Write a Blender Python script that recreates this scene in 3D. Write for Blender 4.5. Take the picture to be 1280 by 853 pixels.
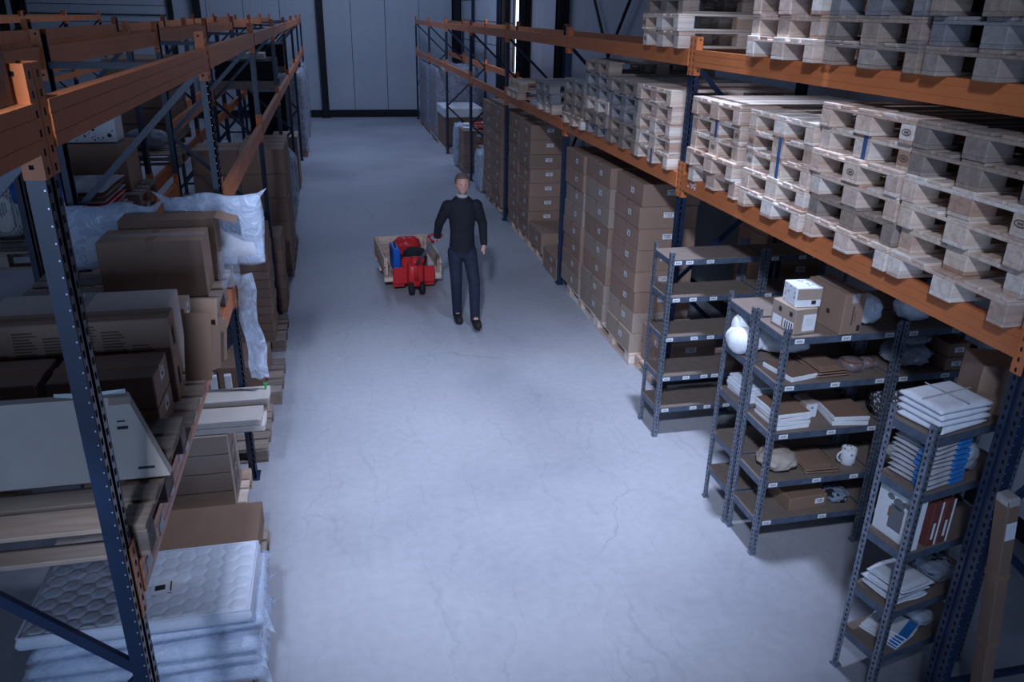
import bpy, bmesh, math, random
import numpy as np
from mathutils import Vector, Matrix, noise
random.seed(7)
scene = bpy.context.scene
for o in list(bpy.data.objects): bpy.data.objects.remove(o)
C = scene.collection

# ------------------------------------------------------------------ camera
F_PX, YAW, PITCH, ROLL, CAM_Z = 985.81, 0.22309, 0.39344, 0.0203, 3.472
def cam_basis():
    cy, sy, cp, sp = math.cos(YAW), math.sin(YAW), math.cos(PITCH), math.sin(PITCH)
    f = Vector((sy*cp, cy*cp, -sp)); r = Vector((cy, -sy, 0)); u = r.cross(f)
    c, s = math.cos(ROLL), math.sin(ROLL)
    return c*r + s*u, -s*r + c*u, f
_r, _u, _f = cam_basis()
cam = bpy.data.cameras.new('camera'); cam_o = bpy.data.objects.new('camera', cam); C.objects.link(cam_o)
cam_o.matrix_world = Matrix(((_r.x, _u.x, -_f.x, 0), (_r.y, _u.y, -_f.y, 0), (_r.z, _u.z, -_f.z, CAM_Z), (0, 0, 0, 1)))
cam.sensor_fit = 'HORIZONTAL'; cam.sensor_width = 36.0; cam.lens = F_PX*36.0/1280.0
cam.clip_start = 0.05; cam.clip_end = 200
cam.dof.use_dof = False
scene.camera = cam_o

# ------------------------------------------------------------------ world, lamps, exposure
world = bpy.data.worlds.new('world'); scene.world = world; world.use_nodes = True
world.node_tree.nodes['Background'].inputs[0].default_value = (0.16, 0.30, 0.75, 1)
world.node_tree.nodes['Background'].inputs[1].default_value = 0.015
def area(name, loc, target, sx, sy, power, col):
    d = bpy.data.lights.new(name, 'AREA'); d.shape = 'RECTANGLE'; d.size = sx; d.size_y = sy
    d.energy = power; d.color = col
    o = bpy.data.objects.new(name, d); C.objects.link(o); o.location = loc
    o.rotation_euler = (Vector(target) - Vector(loc)).to_track_quat('-Z', 'Y').to_euler()
    return o
def spot(name, loc, target, angle, power, col, radius=0.25, blend=1.0):
    d = bpy.data.lights.new(name, 'SPOT'); d.spot_size = math.radians(angle); d.spot_blend = blend; d.energy = power; d.color = col; d.shadow_soft_size = radius
    o = bpy.data.objects.new(name, d); C.objects.link(o); o.location = loc
    o.rotation_euler = (Vector(target) - Vector(loc)).to_track_quat('-Z', 'Y').to_euler()
    return o
spot('hall_spotlight', (-0.9, -1.4, 6.4), (1.5, 6.6, 0.5), 50, 2750, (0.66, 0.76, 1.0))
spot('hall_lamp', (2.40, 4.5, 7.4), (1.35, 5.6, 0.0), 56, 2350, (0.61, 0.72, 1.0), 0.2)
area('gate_daylight', (-2.0, -5.0, 2.6), (-1.3, 4.0, 1.4), 2.8, 2.6, 215, (0.42, 0.62, 1.0))
area('roof_light', (-0.6, 10.0, 8.5), (-0.6, 10.0, 0), 1.2, 9.0, 60, (0.42, 0.60, 1.0))
area('roof_light', (0.6, 22.0, 8.5), (0.6, 22.0, 0), 1.6, 8.0, 330, (0.46, 0.62, 1.0))
scene.view_settings.view_transform = 'Standard'
scene.view_settings.look = 'None'
scene.view_settings.exposure = 0.0
scene.view_settings.gamma = 1.0
scene.view_settings.use_curve_mapping = False

# ------------------------------------------------------------------ materials
def new_mat(name):
    m = bpy.data.materials.new(name); m.use_nodes = True
    nt = m.node_tree; b = nt.nodes['Principled BSDF']
    return m, nt, b
def N(nt, t, **kw):
    n = nt.nodes.new(t)
    for k, v in kw.items():
        if k.startswith('i_'): n.inputs[k[2:].replace('_', ' ')].default_value = v
        else: setattr(n, k, v)
    return n
def c4(c): return (c[0], c[1], c[2], 1)
def ramp(nt, stops):
    n = nt.nodes.new('ShaderNodeValToRGB'); e = n.color_ramp.elements
    while len(e) < len(stops): e.new(0.5)
    for k, (p, c) in enumerate(stops): e[k].position = p; e[k].color = c4(c)
    return n
def basic(name, col, rough=0.6, metal=0.0, var=0.12, scale=12.0, bump=0.0, spec=0.4, objvar=0.0, stretch=(1, 1, 1)):
    m, nt, b = new_mat(name); L = nt.links
    tc = N(nt, 'ShaderNodeTexCoord'); mp = N(nt, 'ShaderNodeMapping'); mp.inputs['Scale'].default_value = stretch
    L.new(tc.outputs['Object'], mp.inputs[0])
    ns = N(nt, 'ShaderNodeTexNoise'); ns.inputs['Scale'].default_value = scale; ns.inputs['Detail'].default_value = 5
    L.new(mp.outputs[0], ns.inputs['Vector'])
    r = ramp(nt, [(0.3, tuple(x*(1-var) for x in col)), (0.7, tuple(min(1, x*(1+var)) for x in col))])
    L.new(ns.outputs[0], r.inputs[0]); out = r.outputs[0]
    if objvar:
        oi = N(nt, 'ShaderNodeObjectInfo'); hs = N(nt, 'ShaderNodeHueSaturation')
        mr = N(nt, 'ShaderNodeMapRange'); mr.inputs[3].default_value = 1-objvar; mr.inputs[4].default_value = 1+objvar
        L.new(oi.outputs['Random'], mr.inputs[0]); L.new(mr.outputs[0], hs.inputs['Value']); L.new(out, hs.inputs['Color']); out = hs.outputs[0]
    L.new(out, b.inputs['Base Color'])
    b.inputs['Roughness'].default_value = rough; b.inputs['Metallic'].default_value = metal
    b.inputs['Specular IOR Level'].default_value = spec
    if bump:
        bp = N(nt, 'ShaderNodeBump'); bp.inputs['Strength'].default_value = bump; bp.inputs['Distance'].default_value = 0.01
        L.new(ns.outputs[0], bp.inputs['Height']); L.new(bp.outputs[0], b.inputs['Normal'])
    return m
M = {}
def wood_mat(name, cols, axis='x'):
    m, nt, b = new_mat(name); L = nt.links
    tc = N(nt, 'ShaderNodeTexCoord'); mp = N(nt, 'ShaderNodeMapping')
    mp.inputs['Scale'].default_value = (2.5, 28, 28) if axis == 'x' else ((28, 2.5, 28) if axis == 'y' else (28, 28, 28))
    oi = N(nt, 'ShaderNodeObjectInfo'); ad = N(nt, 'ShaderNodeVectorMath', operation='ADD')
    ml = N(nt, 'ShaderNodeMath', operation='MULTIPLY'); ml.inputs[1].default_value = 37.0
    L.new(oi.outputs['Random'], ml.inputs[0]); L.new(tc.outputs['Object'], ad.inputs[0]); L.new(ml.outputs[0], ad.inputs[1])
    L.new(ad.outputs[0], mp.inputs[0])
    ns = N(nt, 'ShaderNodeTexNoise'); ns.inputs['Scale'].default_value = 1.0; ns.inputs['Detail'].default_value = 4; ns.inputs['Distortion'].default_value = 0.6
    L.new(mp.outputs[0], ns.inputs['Vector'])
    r = ramp(nt, [(k/(len(cols)-1), c) for k, c in enumerate(cols)]); L.new(oi.outputs['Random'], r.inputs[0])
    mx = N(nt, 'ShaderNodeMix', data_type='RGBA', blend_type='MULTIPLY'); mx.inputs[0].default_value = 0.8
    g = ramp(nt, [(0.3, (0.68, 0.62, 0.58)), (0.6, (1, 1, 1))]); L.new(ns.outputs[0], g.inputs[0])
    L.new(r.outputs[0], mx.inputs[6]); L.new(g.outputs[0], mx.inputs[7]); L.new(mx.outputs[2], b.inputs['Base Color'])
    b.inputs['Roughness'].default_value = 0.8
    bp = N(nt, 'ShaderNodeBump'); bp.inputs['Strength'].default_value = 0.3; bp.inputs['Distance'].default_value = 0.004
    L.new(ns.outputs[0], bp.inputs['Height']); L.new(bp.outputs[0], b.inputs['Normal'])
    return m
PALE = [(0.62, 0.44, 0.33), (0.80, 0.68, 0.58), (0.86, 0.79, 0.72), (0.48, 0.29, 0.21), (0.82, 0.66, 0.54), (0.70, 0.52, 0.44)]
OLD = [(0.30, 0.23, 0.19), (0.40, 0.31, 0.25), (0.24, 0.20, 0.18), (0.36, 0.30, 0.26)]
GREY = [(0.26, 0.25, 0.26), (0.34, 0.32, 0.32), (0.20, 0.20, 0.22)]
for nm, cols in (('pale', PALE), ('old', OLD), ('grey', GREY)):
    M['wood_'+nm] = wood_mat('wood_'+nm, cols)
M['orange'] = basic('orange_paint', (0.64, 0.20, 0.07), 0.42, var=0.08, scale=4, objvar=0.06)
M['blue'] = basic('blue_paint', (0.009, 0.023, 0.062), 0.38, var=0.2, scale=6, spec=0.6)
M['bluelight'] = basic('blue_paint_near', (0.035, 0.085, 0.19), 0.4, var=0.15, scale=8, spec=0.6)
M['dark'] = basic('dark_steel', (0.012, 0.013, 0.016), 0.6, var=0.1)
M['hole'] = basic('hole_dark', (0.004, 0.004, 0.006), 0.9, var=0)
M['rivet'] = basic('zinc_rivet', (0.65, 0.70, 0.78), 0.35, 0.6, var=0.05)
M['galv'] = basic('galvanised_steel', (0.20, 0.23, 0.29), 0.42, 0.55, var=0.45, scale=38, spec=0.6)
M['shelfbeam'] = basic('shelf_steel', (0.10, 0.13, 0.19), 0.45, 0.3, var=0.25, scale=16)
M['mdf'] = basic('hardboard', (0.20, 0.155, 0.13), 0.75, var=0.10, scale=10)
M['card'] = basic('cardboard', (0.33, 0.215, 0.16), 0.78, var=0.05, scale=5, objvar=0.09)
M['cardgrey'] = basic('cardboard_grey', (0.37, 0.285, 0.23), 0.78, var=0.05, scale=5, objvar=0.06)
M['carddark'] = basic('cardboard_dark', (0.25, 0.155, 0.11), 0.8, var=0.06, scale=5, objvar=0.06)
M['cardpale'] = basic('cardboard_pale', (0.60, 0.54, 0.49), 0.75, var=0.06, scale=6)
M['tape'] = basic('parcel_tape', (0.33, 0.20, 0.13), 0.25, var=0.05)
M['cleartape'] = basic('clear_tape', (0.50, 0.46, 0.44), 0.12, var=0.1, spec=0.8)
M['paper'] = basic('white_paper', (0.80, 0.82, 0.86), 0.6, var=0.03)
M['ink'] = basic('black_ink', (0.03, 0.03, 0.035), 0.6, var=0.0)
M['inkbrown'] = basic('brown_ink', (0.13, 0.085, 0.065), 0.7, var=0.0)
M['white'] = basic('white_plastic', (0.80, 0.82, 0.86), 0.35, var=0.03)
M['cloth'] = basic('white_cloth', (0.74, 0.77, 0.84), 0.85, var=0.05, scale=30, bump=0.3)
M['greycloth'] = basic('grey_cloth', (0.42, 0.42, 0.45), 0.85, var=0.15, scale=14, bump=0.4)
M['beigecloth'] = basic('beige_cloth', (0.42, 0.36, 0.31), 0.9, var=0.15, scale=14, bump=0.4)
M['bluepack'] = basic('blue_print', (0.03, 0.20, 0.55), 0.4, var=0.1)
M['bluebin'] = basic('blue_plastic', (0.01, 0.12, 0.55), 0.35, var=0.05)
M['strip'] = basic('navy_strip', (0.05, 0.10, 0.24), 0.5, var=0.1)
M['red'] = basic('red_paint', (0.62, 0.025, 0.03), 0.4, var=0.06)
M['rubber'] = basic('black_rubber', (0.015, 0.015, 0.017), 0.7, var=0.1)
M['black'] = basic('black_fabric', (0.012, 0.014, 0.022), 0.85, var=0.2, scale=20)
M['navy'] = basic('navy_trousers', (0.016, 0.022, 0.045), 0.85, var=0.2, scale=20)
M['skin'] = basic('skin', (0.62, 0.34, 0.27), 0.55, var=0.06, scale=20)
M['hair'] = basic('hair', (0.16, 0.11, 0.09), 0.8, var=0.25, scale=40)
M['mattress'] = basic('mattress_ticking', (0.74, 0.79, 0.90), 0.55, var=0.03, scale=40)
M['amber'] = basic('amber_glaze', (0.17, 0.07, 0.04), 0.25, var=0.15)
M['pattern'] = None
def film(name, alpha=0.45, col=(0.66, 0.78, 0.98)):
    m, nt, b = new_mat(name); L = nt.links
    tc = N(nt, 'ShaderNodeTexCoord'); ns = N(nt, 'ShaderNodeTexNoise'); ns.inputs['Scale'].default_value = 9; ns.inputs['Detail'].default_value = 6; ns.inputs['Distortion'].default_value = 1.5
    L.new(tc.outputs['Object'], ns.inputs['Vector'])
    b.inputs['Base Color'].default_value = c4(col); b.inputs['Roughness'].default_value = 0.16; b.inputs['Specular IOR Level'].default_value = 0.7
    bp = N(nt, 'ShaderNodeBump'); bp.inputs['Strength'].default_value = 0.9; bp.inputs['Distance'].default_value = 0.03
    L.new(ns.outputs[0], bp.inputs['Height']); L.new(bp.outputs[0], b.inputs['Normal'])
    r = ramp(nt, [(0.3, (alpha*0.6,)*3), (0.75, (min(1, alpha*1.35),)*3)]); L.new(ns.outputs[0], r.inputs[0])
    L.new(r.outputs[0], b.inputs['Alpha'])
    return m
M['film'] = film('clear_film', 0.40)
M['thinfilm'] = film('thin_film', 0.16)
M['milkfilm'] = film('milky_film', 0.8)
def spots_mat(a=(0.30, (0.62, 0.64, 0.70)), b_=(0.42, (0.06, 0.06, 0.07)), sc=48):
    m, nt, b = new_mat('printed_fabric'); L = nt.links
    tc = N(nt, 'ShaderNodeTexCoord'); v = N(nt, 'ShaderNodeTexVoronoi'); v.inputs['Scale'].default_value = sc
    L.new(tc.outputs['Object'], v.inputs['Vector'])
    r = ramp(nt, [a, b_]); L.new(v.outputs[0], r.inputs[0])
    L.new(r.outputs[0], b.inputs['Base Color']); b.inputs['Roughness'].default_value = 0.8
    return m
M['pattern'] = spots_mat()
M['toyprint'] = spots_mat((0.14, (0.07, 0.07, 0.085)), (0.34, (0.72, 0.74, 0.79)), 30)
def net_mat():
    m, nt, b = new_mat('net_bag'); L = nt.links
    tc = N(nt, 'ShaderNodeTexCoord'); br = N(nt, 'ShaderNodeTexBrick'); br.inputs['Scale'].default_value = 26
    br.offset = 0.0; br.inputs['Mortar Size'].default_value = 0.10; br.inputs['Brick Width'].default_value = 0.5; br.inputs['Row Height'].default_value = 0.5
    br.inputs['Color1'].default_value = (0.06, 0.05, 0.045, 1); br.inputs['Color2'].default_value = (0.10, 0.085, 0.07, 1); br.inputs['Mortar'].default_value = (0.5, 0.45, 0.38, 1)
    L.new(tc.outputs['Object'], br.inputs['Vector']); L.new(br.outputs[0], b.inputs['Base Color']); b.inputs['Roughness'].default_value = 0.5
    return m
M['net'] = net_mat()
def floor_mat():
    m, nt, b = new_mat('polished_concrete'); L = nt.links
    tc = N(nt, 'ShaderNodeTexCoord'); P_ = tc.outputs['Object']
    n1 = N(nt, 'ShaderNodeTexNoise'); n1.inputs['Scale'].default_value = 0.45; n1.inputs['Detail'].default_value = 5; n1.inputs['Roughness'].default_value = 0.5; L.new(P_, n1.inputs['Vector'])
    r1 = ramp(nt, [(0.32, (0.315, 0.32, 0.365)), (0.52, (0.405, 0.41, 0.45)), (0.72, (0.455, 0.46, 0.50))]); L.new(n1.outputs[0], r1.inputs[0])
    # fine grain
    n2 = N(nt, 'ShaderNodeTexNoise'); n2.inputs['Scale'].default_value = 14; n2.inputs['Detail'].default_value = 8; L.new(P_, n2.inputs['Vector'])
    r2 = ramp(nt, [(0.35, (0.95,)*3), (0.65, (1.03,)*3)]); L.new(n2.outputs[0], r2.inputs[0])
    m1 = N(nt, 'ShaderNodeMix', data_type='RGBA', blend_type='MULTIPLY'); m1.inputs[0].default_value = 1
    L.new(r1.outputs[0], m1.inputs[6]); L.new(r2.outputs[0], m1.inputs[7])
    # hairline cracks: distorted voronoi edges
    nd = N(nt, 'ShaderNodeTexNoise'); nd.inputs['Scale'].default_value = 1.3; nd.inputs['Detail'].default_value = 4; L.new(P_, nd.inputs['Vector'])
    sc = N(nt, 'ShaderNodeVectorMath', operation='SCALE'); sc.inputs['Scale'].default_value = 0.8; L.new(nd.outputs[1], sc.inputs[0])
    ad = N(nt, 'ShaderNodeVectorMath', operation='ADD'); L.new(P_, ad.inputs[0]); L.new(sc.outputs[0], ad.inputs[1])
    mp = N(nt, 'ShaderNodeMapping'); mp.inputs['Scale'].default_value = (0.95, 0.42, 1); L.new(ad.outputs[0], mp.inputs[0])
    vo = N(nt, 'ShaderNodeTexVoronoi', feature='DISTANCE_TO_EDGE'); vo.inputs['Scale'].default_value = 0.8; L.new(mp.outputs[0], vo.inputs['Vector'])
    r3 = ramp(nt, [(0.0, (0.74, 0.76, 0.80)), (0.007, (1, 1, 1))]); L.new(vo.outputs['Distance'], r3.inputs[0])
    m2 = N(nt, 'ShaderNodeMix', data_type='RGBA', blend_type='MULTIPLY'); L.new(m1.outputs[2], m2.inputs[6]); L.new(r3.outputs[0], m2.inputs[7])
    n5 = N(nt, 'ShaderNodeTexNoise'); n5.inputs['Scale'].default_value = 0.7; L.new(P_, n5.inputs['Vector'])
    r5 = ramp(nt, [(0.48, (0,)*3), (0.62, (0.75,)*3)]); L.new(n5.outputs[0], r5.inputs[0]); L.new(r5.outputs[0], m2.inputs[0])
    # long tyre scuffs
    mp2 = N(nt, 'ShaderNodeMapping'); mp2.inputs['Scale'].default_value = (16.0, 0.5, 1); mp2.inputs['Rotation'].default_value = (0, 0, 0.06); L.new(ad.outputs[0], mp2.inputs[0])
    n3 = N(nt, 'ShaderNodeTexNoise'); n3.inputs['Scale'].default_value = 1.2; n3.inputs['Detail'].default_value = 5; L.new(mp2.outputs[0], n3.inputs['Vector'])
    r4 = ramp(nt, [(0.30, (0.88, 0.89, 0.90)), (0.40, (1, 1, 1))]); L.new(n3.outputs[0], r4.inputs[0])
    m3 = N(nt, 'ShaderNodeMix', data_type='RGBA', blend_type='MULTIPLY'); m3.inputs[0].default_value = 0.8
    L.new(m2.outputs[2], m3.inputs[6]); L.new(r4.outputs[0], m3.inputs[7])
    # thin dark skid lines running with the traffic
    wv = N(nt, 'ShaderNodeTexWave', wave_type='BANDS', bands_direction='X'); wv.inputs['Scale'].default_value = 0.42; wv.inputs['Distortion'].default_value = 5.0
    wv.inputs['Detail'].default_value = 3.0; wv.inputs['Detail Scale'].default_value = 0.35; L.new(P_, wv.inputs['Vector'])
    r6 = ramp(nt, [(0.485, (1, 1, 1)), (0.5, (0.72, 0.73, 0.76)), (0.515, (1, 1, 1))]); L.new(wv.outputs['Fac'], r6.inputs[0])
    n6 = N(nt, 'ShaderNodeTexNoise'); n6.inputs['Scale'].default_value = 1.1; n6.inputs['Detail'].default_value = 4; L.new(P_, n6.inputs['Vector'])
    r7 = ramp(nt, [(0.50, (0,)*3), (0.62, (0.9,)*3)]); L.new(n6.outputs[0], r7.inputs[0])
    m4 = N(nt, 'ShaderNodeMix', data_type='RGBA', blend_type='MULTIPLY'); L.new(r7.outputs[0], m4.inputs[0]); L.new(m3.outputs[2], m4.inputs[6]); L.new(r6.outputs[0], m4.inputs[7])
    L.new(m4.outputs[2], b.inputs['Base Color'])
    rr = ramp(nt, [(0.3, (0.42,)*3), (0.7, (0.60,)*3)]); L.new(n1.outputs[0], rr.inputs[0]); L.new(rr.outputs[0], b.inputs['Roughness'])
    b.inputs['Specular IOR Level'].default_value = 0.35
    return m
M['floor'] = floor_mat()
def panel_mat():
    m, nt, b = new_mat('sandwich_panel'); L = nt.links
    tc = N(nt, 'ShaderNodeTexCoord'); w = N(nt, 'ShaderNodeTexWave', wave_type='BANDS', bands_direction='X'); w.inputs['Scale'].default_value = 3.2
    L.new(tc.outputs['Object'], w.inputs['Vector'])
    ns = N(nt, 'ShaderNodeTexNoise'); ns.inputs['Scale'].default_value = 0.8; L.new(tc.outputs['Object'], ns.inputs['Vector'])
    r = ramp(nt, [(0.3, (0.50, 0.53, 0.58)), (0.7, (0.57, 0.60, 0.65))]); L.new(ns.outputs[0], r.inputs[0]); L.new(r.outputs[0], b.inputs['Base Color'])
    bp = N(nt, 'ShaderNodeBump'); bp.inputs['Strength'].default_value = 0.25; bp.inputs['Distance'].default_value = 0.01
    L.new(w.outputs[0], bp.inputs['Height']); L.new(bp.outputs[0], b.inputs['Normal'])
    b.inputs['Roughness'].default_value = 0.5
    return m
M['panel'] = panel_mat()
def emit(name, col, s):
    m, nt, b = new_mat(name); b.inputs['Base Color'].default_value = c4(col)
    b.inputs['Emission Color'].default_value = c4(col); b.inputs['Emission Strength'].default_value = s
    return m
M['daylight'] = emit('daylit_glass', (0.70, 0.84, 1.0), 3.5)

# ------------------------------------------------------------------ mesh helpers
class MB:
    def __init__(s): s.v = []; s.f = []
    def add(s, v, f):
        n = len(s.v); s.v += [tuple(x) for x in v]; s.f += [tuple(i+n for i in q) for q in f]; return s
    def box(s, c, d, rz=0.0, mat=None):
        hx, hy, hz = d[0]/2, d[1]/2, d[2]/2
        v = [Vector((x*hx, y*hy, z*hz)) for z in (-1, 1) for y in (-1, 1) for x in (-1, 1)]
        if rz: R = Matrix.Rotation(rz, 3, 'Z'); v = [R @ q for q in v]
        if mat is not None: v = [mat @ q for q in v]
        v = [q + Vector(c) for q in v]
        return s.add(v, [(0, 2, 3, 1), (4, 5, 7, 6), (0, 1, 5, 4), (2, 6, 7, 3), (0, 4, 6, 2), (1, 3, 7, 5)])
    def b2(s, x0, x1, y0, y1, z0, z1): return s.box(((x0+x1)/2, (y0+y1)/2, (z0+z1)/2), (x1-x0, y1-y0, z1-z0))
    def cbox(s, c, d, b=0.006):
        # box with chamfered edges
        hx, hy, hz = d[0]/2, d[1]/2, d[2]/2; b = min(b, hx*.8, hy*.8, hz*.8)
        bm = bmesh.new(); bmesh.ops.create_cube(bm, size=1.0)
        bmesh.ops.scale(bm, vec=(d[0], d[1], d[2]), verts=bm.verts)
        bmesh.ops.bevel(bm, geom=bm.edges[:], offset=b, segments=1, affect='EDGES')
        bm.verts.index_update(); v = [q.co + Vector(c) for q in bm.verts]; f = [[q.index for q in p.verts] for p in bm.faces]; bm.free()
        return s.add(v, f)
    def bar(s, p0, p1, w, h):
        # rectangular bar between two points
        p0, p1 = Vector(p0), Vector(p1); d = (p1-p0); L = d.length; z = d.normalized()
        x = z.cross(Vector((0, 0, 1))); x = Vector((1, 0, 0)) if x.length < 1e-4 else x.normalized(); y = z.cross(x)
        v = [p0 + x*a*w/2 + y*b*h/2 + z*t*L for t in (0, 1) for b in (-1, 1) for a in (-1, 1)]
        return s.add(v, [(0, 2, 3, 1), (4, 5, 7, 6), (0, 1, 5, 4), (2, 6, 7, 3), (0, 4, 6, 2), (1, 3, 7, 5)])
    def tube(s, p0, p1, r, n=10, r1=None):
        p0, p1 = Vector(p0), Vector(p1); z = (p1-p0).normalized(); r1 = r if r1 is None else r1
        x = z.cross(Vector((0, 0, 1))); x = Vector((1, 0, 0)) if x.length < 1e-4 else x.normalized(); y = z.cross(x)
        v = []
        for p, rr in ((p0, r), (p1, r1)):
            for k in range(n): a = 2*math.pi*k/n; v.append(p + x*math.cos(a)*rr + y*math.sin(a)*rr)
        f = [(k, (k+1) % n, n+(k+1) % n, n+k) for k in range(n)] + [tuple(range(n))[::-1], tuple(range(n, 2*n))]
        return s.add(v, f)
    def lathe(s, c, prof, n=20):
        v = []; c = Vector(c)
        for r, z in prof:
            for k in range(n): a = 2*math.pi*k/n; v.append(c + Vector((r*math.cos(a), r*math.sin(a), z)))
        f = [(i*n+k, i*n+(k+1) % n, (i+1)*n+(k+1) % n, (i+1)*n+k) for i in range(len(prof)-1) for k in range(n)]
        f += [tuple(range(n))[::-1], tuple(range((len(prof)-1)*n, len(prof)*n))]
        return s.add(v, f)
    def blob(s, c, d, p=3.0, lump=0.08, seed=0, res=3, freq=2.0, rz=0.0):
        # superellipsoid with lumps: sacks, bags, bundles
        bm = bmesh.new(); bmesh.ops.create_icosphere(bm, subdivisions=res, radius=1.0)
        R = Matrix.Rotation(rz, 3, 'Z'); v = []
        for q in bm.verts:
            n = q.co.normalized(); k = (abs(n.x)**p + abs(n.y)**p + abs(n.z)**p)**(-1/p)
            w = n*k; w *= 1 + lump*noise.noise(n*freq + Vector((seed*7.3, seed*3.1, seed)))
            w = Vector((w.x*d[0]/2, w.y*d[1]/2, w.z*d[2]/2)); v.append(R @ w + Vector(c))
        bm.verts.index_update(); f = [[q.index for q in t.verts] for t in bm.faces]; bm.free()
        return s.add(v, f)
    def rslab(s, c, d, seed=0, lump=0.01, nx=16, ny=10, r=0.02, top=None, zl=0.25):
        # soft slab with rounded rim; top(u,v) optional relief in metres
        v = []; f = []
        prof = [(-1, 0.0), (-1, 0.35), (-.6, .85), (0, 1.0), (.6, .85), (1, .35), (1, 0.0)]
        hx, hy, hz = d[0]/2, d[1]/2, d[2]/2
        def shape(x, y, z, nn):
            o = noise.noise(Vector((x*5+seed*3.7, y*5, z*9+seed)))*lump
            return (c[0]+x+nn[0]*o, c[1]+y+nn[1]*o, c[2]+z+nn[2]*o*zl)
        n = (nx+1)*(ny+1)
        for sgn in (1, -1):
            base = len(v)
            for j in range(ny+1):
                for i in range(nx+1):
                    u, w = i/nx*2-1, j/ny*2-1
                    rel = top((u+1)/2*d[0], (w+1)/2*d[1]) if (top and sgn > 0) else 0
                    edge = max(0, 1-min(1-abs(u), 1-abs(w))*min(hx, hy)/max(r, 1e-4)) if r else 0
                    z = sgn*(hz - r*0.7*max(0, edge)**2) + (rel if edge <= 0 else rel*(1-min(1, edge)))
                    v.append(shape(u*(hx), w*(hy), z, (0, 0, sgn)))
            for j in range(ny):
                for i in range(nx):
                    a = base+j*(nx+1)+i; q = (a, a+1, a+nx+2, a+nx+1); f.append(q if sgn > 0 else q[::-1])
        # rim
        ring = [(i, 0) for i in range(nx)] + [(nx, j) for j in range(ny)] + [(i, ny) for i in range(nx, 0, -1)] + [(0, j) for j in range(ny, 0, -1)]
        idx = [j*(nx+1)+i for i, j in ring]; m = len(idx); base = len(v)
        for k, (i, j) in enumerate(ring):
            u, w = i/nx*2-1, j/ny*2-1
            nx_, ny_ = (u if abs(u) == 1 else 0), (w if abs(w) == 1 else 0)
            p = shape(u*hx + nx_*r*.5, w*hy + ny_*r*.5, 0, (nx_, ny_, 0)); v.append(p)
        for k in range(m):
            k2 = (k+1) % m
            f.append((idx[k], base+k, base+k2, idx[k2])); f.append((base+k, idx[k]+n, idx[k2]+n, base+k2))
        return s.add(v, f)
    def mesh(s, name, mat, smooth=False):
        me = bpy.data.meshes.new(name); me.from_pydata(s.v, [], s.f); me.update()
        if mat: me.materials.append(M[mat] if isinstance(mat, str) else mat)
        if smooth: me.polygons.foreach_set('use_smooth', [True]*len(me.polygons))
        return me
def link(name, me, parent=None, loc=(0, 0, 0), rot=(0, 0, 0), label=None):
    o = bpy.data.objects.new(name, me); C.objects.link(o)
    if parent: o.parent = parent
    o.location = loc; o.rotation_euler = rot
    if label: o['label'] = label
    return o
def P(parent, name, mb, mat, smooth=False, label=None, loc=(0, 0, 0), rot=(0, 0, 0)):
    return link(name, mb.mesh(name, mat, smooth), parent, loc, rot, label)
def tag(o, label, cat, group=None):
    o['label'] = label; o['category'] = cat
    if group: o['group'] = group
    return o
def T(name, label, cat, loc=(0, 0, 0), rz=0.0, group=None, rot=None):
    o = bpy.data.objects.new(name, None); C.objects.link(o); o.empty_display_size = 0.1
    o.location = loc; o.rotation_euler = rot if rot else (0, 0, rz)
    return tag(o, label, cat, group)
def S(name, mb=None, mat=None):
    o = link(name, mb.mesh(name, mat) if mb else None); o['kind'] = 'structure'; return o
NUM = ['first', 'second', 'third', 'fourth', 'fifth', 'sixth', 'seventh', 'eighth', 'ninth', 'tenth', 'eleventh', 'twelfth']
def from_bottom(i, n):
    if n == 1: return 'single'
    return 'bottom' if i == 0 else ('top' if i == n-1 else NUM[i] + ' from bottom')
def from_top(i, n):   # i counted from the bottom
    k = n-1-i
    return 'top' if k == 0 else ('bottom' if i == 0 else NUM[k] + ' from top')
_mc = {}
def cached(key, fn):
    if key not in _mc: _mc[key] = fn()
    return _mc[key]

# ------------------------------------------------------------------ the setting
BACK_Y, RIGHT_X, WALL_H = 29.3, 4.62, 7.0
fl = S('floor', MB().b2(-13, 6, -6, 31, -0.2, 0.0), 'floor')
wb = S('wall_back', MB().b2(-13, RIGHT_X+0.3, BACK_Y+0.06, BACK_Y+0.3, 0, WALL_H), 'dark')
pm = MB().b2(-0.566, 0.566, -0.05, 0.05, 0.25, WALL_H).mesh('wall_panel', 'panel')
x = -12.4
while x < RIGHT_X:
    if not (-9.1 < x < -4.9):
        link('wall_panel', pm, wb, (x, BACK_Y+0.01, 0))
    x += 1.15
P(wb, 'plinth', MB().b2(-13, RIGHT_X, BACK_Y-0.10, BACK_Y+0.05, 0, 0.25), 'dark')
def column(parent, x, y, w=0.22, d=0.22):
    mb = MB().b2(x-w/2, x+w/2, y-d/2, y-d/2+0.02, 0, WALL_H).b2(x-w/2, x+w/2, y+d/2-0.02, y+d/2, 0, WALL_H).b2(x-0.01, x+0.01, y-d/2, y+d/2, 0, WALL_H)
    mb.b2(x-w/2-.05, x+w/2+.05, y-d/2-.05, y+d/2+.05, 0, 0.03)
    return P(parent, 'column', mb, 'dark')
for cx in (-0.18, 4.42, -4.05, -9.75):
    column(wb, cx, BACK_Y-0.16)
dr = S('door_1')
dp = MB().b2(-2.08, 2.08, -0.03, 0.03, -0.24, 0.24).mesh('door_panel', 'panel')
for k in range(9): link('door_panel', dp, dr, (-7.0, BACK_Y-0.02, 0.25+k*0.5))
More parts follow.
